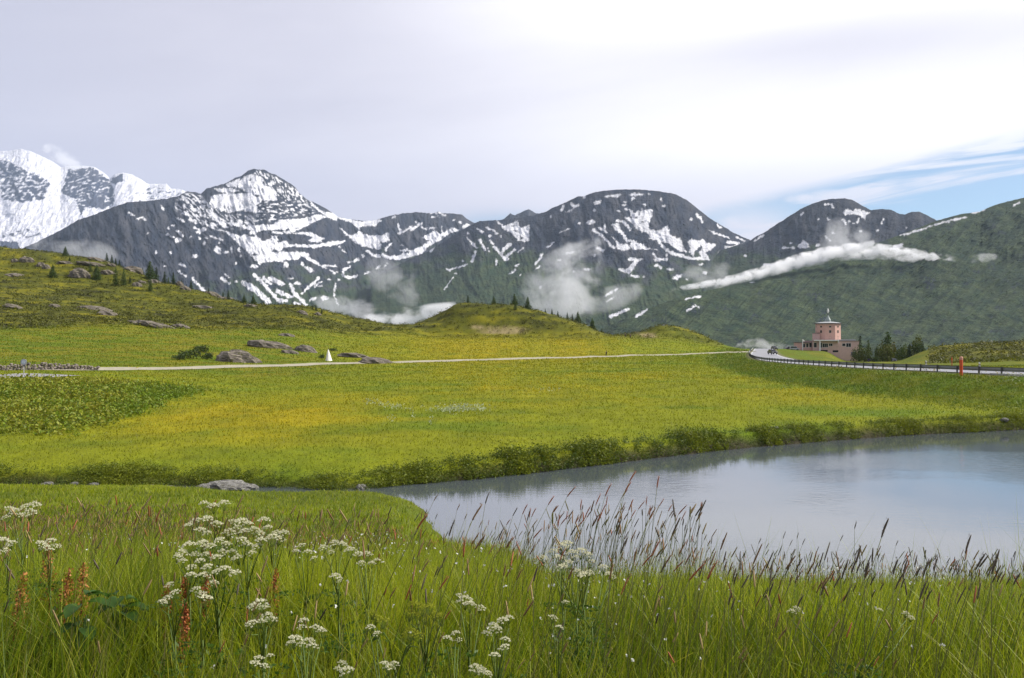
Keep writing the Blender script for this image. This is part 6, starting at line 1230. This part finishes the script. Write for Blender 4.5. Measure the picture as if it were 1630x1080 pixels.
for i, (px, row, Y, lab) in enumerate(((130, 965, 3.9, 'broad leaved plant with large round leaves on the left'), (190, 955, 4.1, 'second broad leaved plant in the dark hollow on the left'))):
    x = (px - CX) / F * Y; b = Vector((x, Y, gz(x, Y))); r = tag(empty('broad_leaf_plant', b), lab, 'plant', 'broad leaved plants'); rr = random.Random(5 + i); H = max(0.2, EYE + (HZ - row) / F * Y - b.z)
    for k in range(8): mb = MB(); a = k * 0.8 + rr.uniform(-.2, .2); L_ = rr.uniform(0.06, 0.11); oval_leaf(mb, Vector((0.03 * math.cos(a), 0.03 * math.sin(a), H * rr.uniform(0.75, 1.1))), a, L_, 0.034, 0.03, 0.06); mb.tube([(0, 0, -0.03), (0.03 * math.cos(a), 0.03 * math.sin(a), H * 0.9)], 0.003, 5); link('leaf', colmesh('leaf', mb, (0.05, 0.11, 0.015), mat_grass, 0.25), None, r)

# ================================================================== CLOUDS AND AIR
def cloud(name, label, Y0, spine, dens, nscale, k=1.25, seed=1, depth=1.0, group=None, col=(1, 1, 1), edge=(0.25, 1.15), thick=1.35):
    """spine: (px, row, radius px[, distance]) -> a hull of real size; the mist inside thins out from the spine to the hull, torn by noise"""
    S = [(q[0], q[1], q[2] * thick, q[3] if len(q) > 3 else Y0) for q in spine]; S = catmull(S, 6)
    W = np.array([((a - CX) / F * y, y, EYE + (HZ - b) / F * y) for a, b, c, y in S]); Rr = np.maximum(S[:, 2], 0.5) / F * S[:, 3]
    ctr = W.mean(0); W = W - ctr; ax = 0 if np.ptp(W[:, 0]) > np.ptp(W[:, 2]) else 2; ot = 2 - ax
    p = W[:, ax]; pm, ph = (p.max() + p.min()) / 2, np.ptp(p) / 2; t = (p - pm) / ph; dg = min(5, len(spine) - 1)
    cz = np.polyfit(t, W[:, ot], dg); cy = np.polyfit(t, W[:, 1], min(3, dg)); cr_ = np.polyfit(t, Rr, min(4, dg))
    n = 18; tt = np.linspace(-1, 1, 26); V = []
    for q in tt:
        r = max(float(np.polyval(cr_, q)), 0.15 * Rr.max()); e = math.sqrt(max(0.0, 1 - max(0, abs(q) - 0.82) ** 2 / 0.0324)); e = max(e, 0.12)
        for j in range(n):
            a = 2 * math.pi * j / n; v = [0, 0, 0]; v[ax] = pm + ph * q; v[ot] = float(np.polyval(cz, q)) + r * e * math.cos(a); v[1] = float(np.polyval(cy, q)) + r * e * depth * math.sin(a); V.append(tuple(v))
    f = [(i * n + j, i * n + (j + 1) % n, (i + 1) * n + (j + 1) % n, (i + 1) * n + j) for i in range(25) for j in range(n)] + [tuple(range(n))[::-1], tuple(25 * n + j for j in range(n))]
    m = bpy.data.materials.new(name + '_mist'); m.use_nodes = True; nt = m.node_tree; L = nt.links; nt.nodes.remove(nt.nodes['Principled BSDF']); o = nt.nodes['Material Output']
    pv = nt.nodes.new('ShaderNodeVolumePrincipled'); pv.inputs['Color'].default_value = (*col, 1); pv.inputs['Anisotropy'].default_value = 0.0
    tc = nt.nodes.new('ShaderNodeTexCoord'); sp = nt.nodes.new('ShaderNodeSeparateXYZ'); L.new(tc.outputs['Object'], sp.inputs[0])
    T = mathn(nt, 'MULTIPLY', mathn(nt, 'SUBTRACT', sp.outputs[ax], pm), 1 / ph)
    def horner(c):
        v = float(c[0])
        for q in c[1:]: v = mathn(nt, 'MULTIPLY_ADD', T, v, float(q)) if not isinstance(v, float) else mathn(nt, 'MULTIPLY_ADD', T, v, float(q))
        return v
    rr = mathn(nt, 'MAXIMUM', horner(cr_), float(0.15 * Rr.max()))
    dz = mathn(nt, 'DIVIDE', mathn(nt, 'SUBTRACT', sp.outputs[ot], horner(cz)), rr); dy = mathn(nt, 'DIVIDE', mathn(nt, 'SUBTRACT', sp.outputs[1], horner(cy)), mathn(nt, 'MULTIPLY', rr, depth))
    fall = mathn(nt, 'SUBTRACT', 1.0, mathn(nt, 'ADD', mathn(nt, 'MULTIPLY', dz, dz), mathn(nt, 'MULTIPLY', dy, dy)))
    fall = mathn(nt, 'MULTIPLY', fall, sstep(nt, 1.0, 0.62, mathn(nt, 'ABSOLUTE', T)))
    mp = nt.nodes.new('ShaderNodeMapping'); mp.inputs['Location'].default_value = (seed * 3.1, seed * 1.7, seed); L.new(tc.outputs['Object'], mp.inputs[0]); mp.inputs['Scale'].default_value = (1 / nscale * (0.7 if ax == 0 else 1), 1 / nscale, 1 / nscale)
    nz = node(nt, 'ShaderNodeTexNoise', i_Scale=1.0, i_Detail=5.0, i_Roughness=0.62, i_Distortion=0.4); L.new(mp.outputs[0], nz.inputs['Vector'])
    v = mathn(nt, 'ADD', mathn(nt, 'MULTIPLY', fall, 0.85), mathn(nt, 'MULTIPLY', mathn(nt, 'SUBTRACT', nz.outputs[0], 0.5), 4.4 * k)); v = mathn(nt, 'MULTIPLY', sstep(nt, edge[0], edge[1], v), sstep(nt, 0.0, 0.55, fall))
    L.new(mathn(nt, 'MULTIPLY', v, dens), pv.inputs['Density']); L.new(pv.outputs[0], o.inputs['Volume'])
    ob = MB().add(V, f).build(name, m); ob.location = tuple(ctr); return tag(ob, label, 'cloud', group)
cloud('cloud_bank', 'long bright white cloud strip lying along the right mountain slope', 2450, [(1050,466,2.5,2390),(1085,460,4.5,2410),(1120,453,5.7,2440),(1170,444,6.4,2490),(1220,432,8.3,2550),(1270,417,10.9,2630),(1310,408,11.5,2650),(1350,400,12.1,2630),(1390,400,10.2,2590),(1430,402,8.9,2570),(1470,408,9.6,2550),(1505,414,8.9,2530),(1550,421,5.7,2510)], 0.17, 24, 1.2, 3, edge=(0.05, 1.05))
cloud('cloud_wisp', 'thin white cloud wisp at the right tip of the long strip', 2330, [(1540,416,5),(1562,410,8),(1590,408,4)], 0.02, 22, 1.5, 5)
cloud('cloud_wisp', 'tapering white cloud tongue rising from the middle of the long strip', 2560, [(1335,404,7),(1368,394,7),(1400,384,3)], 0.07, 26, 1.1, 6)
cloud('mist_patch', 'pale mist plume drifting in front of the central dome mountain', 3150, [(950,365,16),(925,395,34),(905,425,50),(895,455,58),(890,485,58),(905,515,40)], 0.0058, 95, 1.7, 7)
cloud('mist_patch', 'low mist reaching right from the plume by the dome', 3100, [(915,478,14),(955,480,20),(990,472,18),(1030,458,10)], 0.0075, 80, 1.4, 8)
cloud('mist_patch', 'white fog bank lying in the gap left of the hillock', 2600, [(560,512,8),(600,508,13),(640,506,15),(690,500,14),(740,488,8)], 0.045, 60, 1.1, 9, edge=(0.1, 0.9))
cloud('mist_patch', 'thin mist at the foot of the waterfall', 3200, [(490,482,10),(530,490,18),(565,496,20),(610,498,14)], 0.012, 70, 1.5, 10)
cloud('mist_patch', 'faint grey mist in front of the middle valley cliffs', 3200, [(575,428,14),(612,440,28),(645,455,30),(675,478,16)], 0.0045, 60, 1.7, 21)
cloud('mist_patch', 'mist puff in front of the dark double mountain', 3300, [(1330,342,12),(1340,365,26),(1350,385,38),(1350,408,36)], 0.0060, 80, 1.7, 12)
cloud('mist_patch', 'grey mist streak above the left end of the white strip', 2900, [(1075,428,10),(1125,437,22),(1170,442,16)], 0.006, 70, 1.5, 13)
cloud('mist_patch', 'pale mist along the foot of the dark left mountain', 2900, [(10,392,12),(80,398,22),(130,405,24),(190,420,20),(260,442,12)], 0.0055, 110, 1.4, 14)
cloud('cloud_wisp', 'white cloud plume trailing behind the snowy summit at the left', 11400, [(62,236,6),(85,244,13),(105,256,14),(132,266,8)], 0.0040, 160, 1.4, 15)
cloud('mist_patch', 'thin spray hanging over the wet road', 455, [(1155,552,4),(1190,548,8),(1215,548,9),(1245,551,7),(1270,554,4)], 0.12, 5, 1.5, 16)
# the air itself
hz = MB().box(-15000, 15000, -300, 16500, -175, 2900).build('haze', None)
m = bpy.data.materials.new('air'); m.use_nodes = True; nt = m.node_tree; nt.nodes.remove(nt.nodes['Principled BSDF']); pv = nt.nodes.new('ShaderNodeVolumePrincipled')
pv.inputs['Color'].default_value = (0.66, 0.80, 1.0, 1); pv.inputs['Density'].default_value = HAZE; pv.inputs['Anisotropy'].default_value = 0.1; nt.links.new(pv.outputs[0], nt.nodes['Material Output'].inputs['Volume'])
hz.data.materials.append(m); tag(hz, 'thin blue haze in the mountain air', 'haze', kind='stuff')
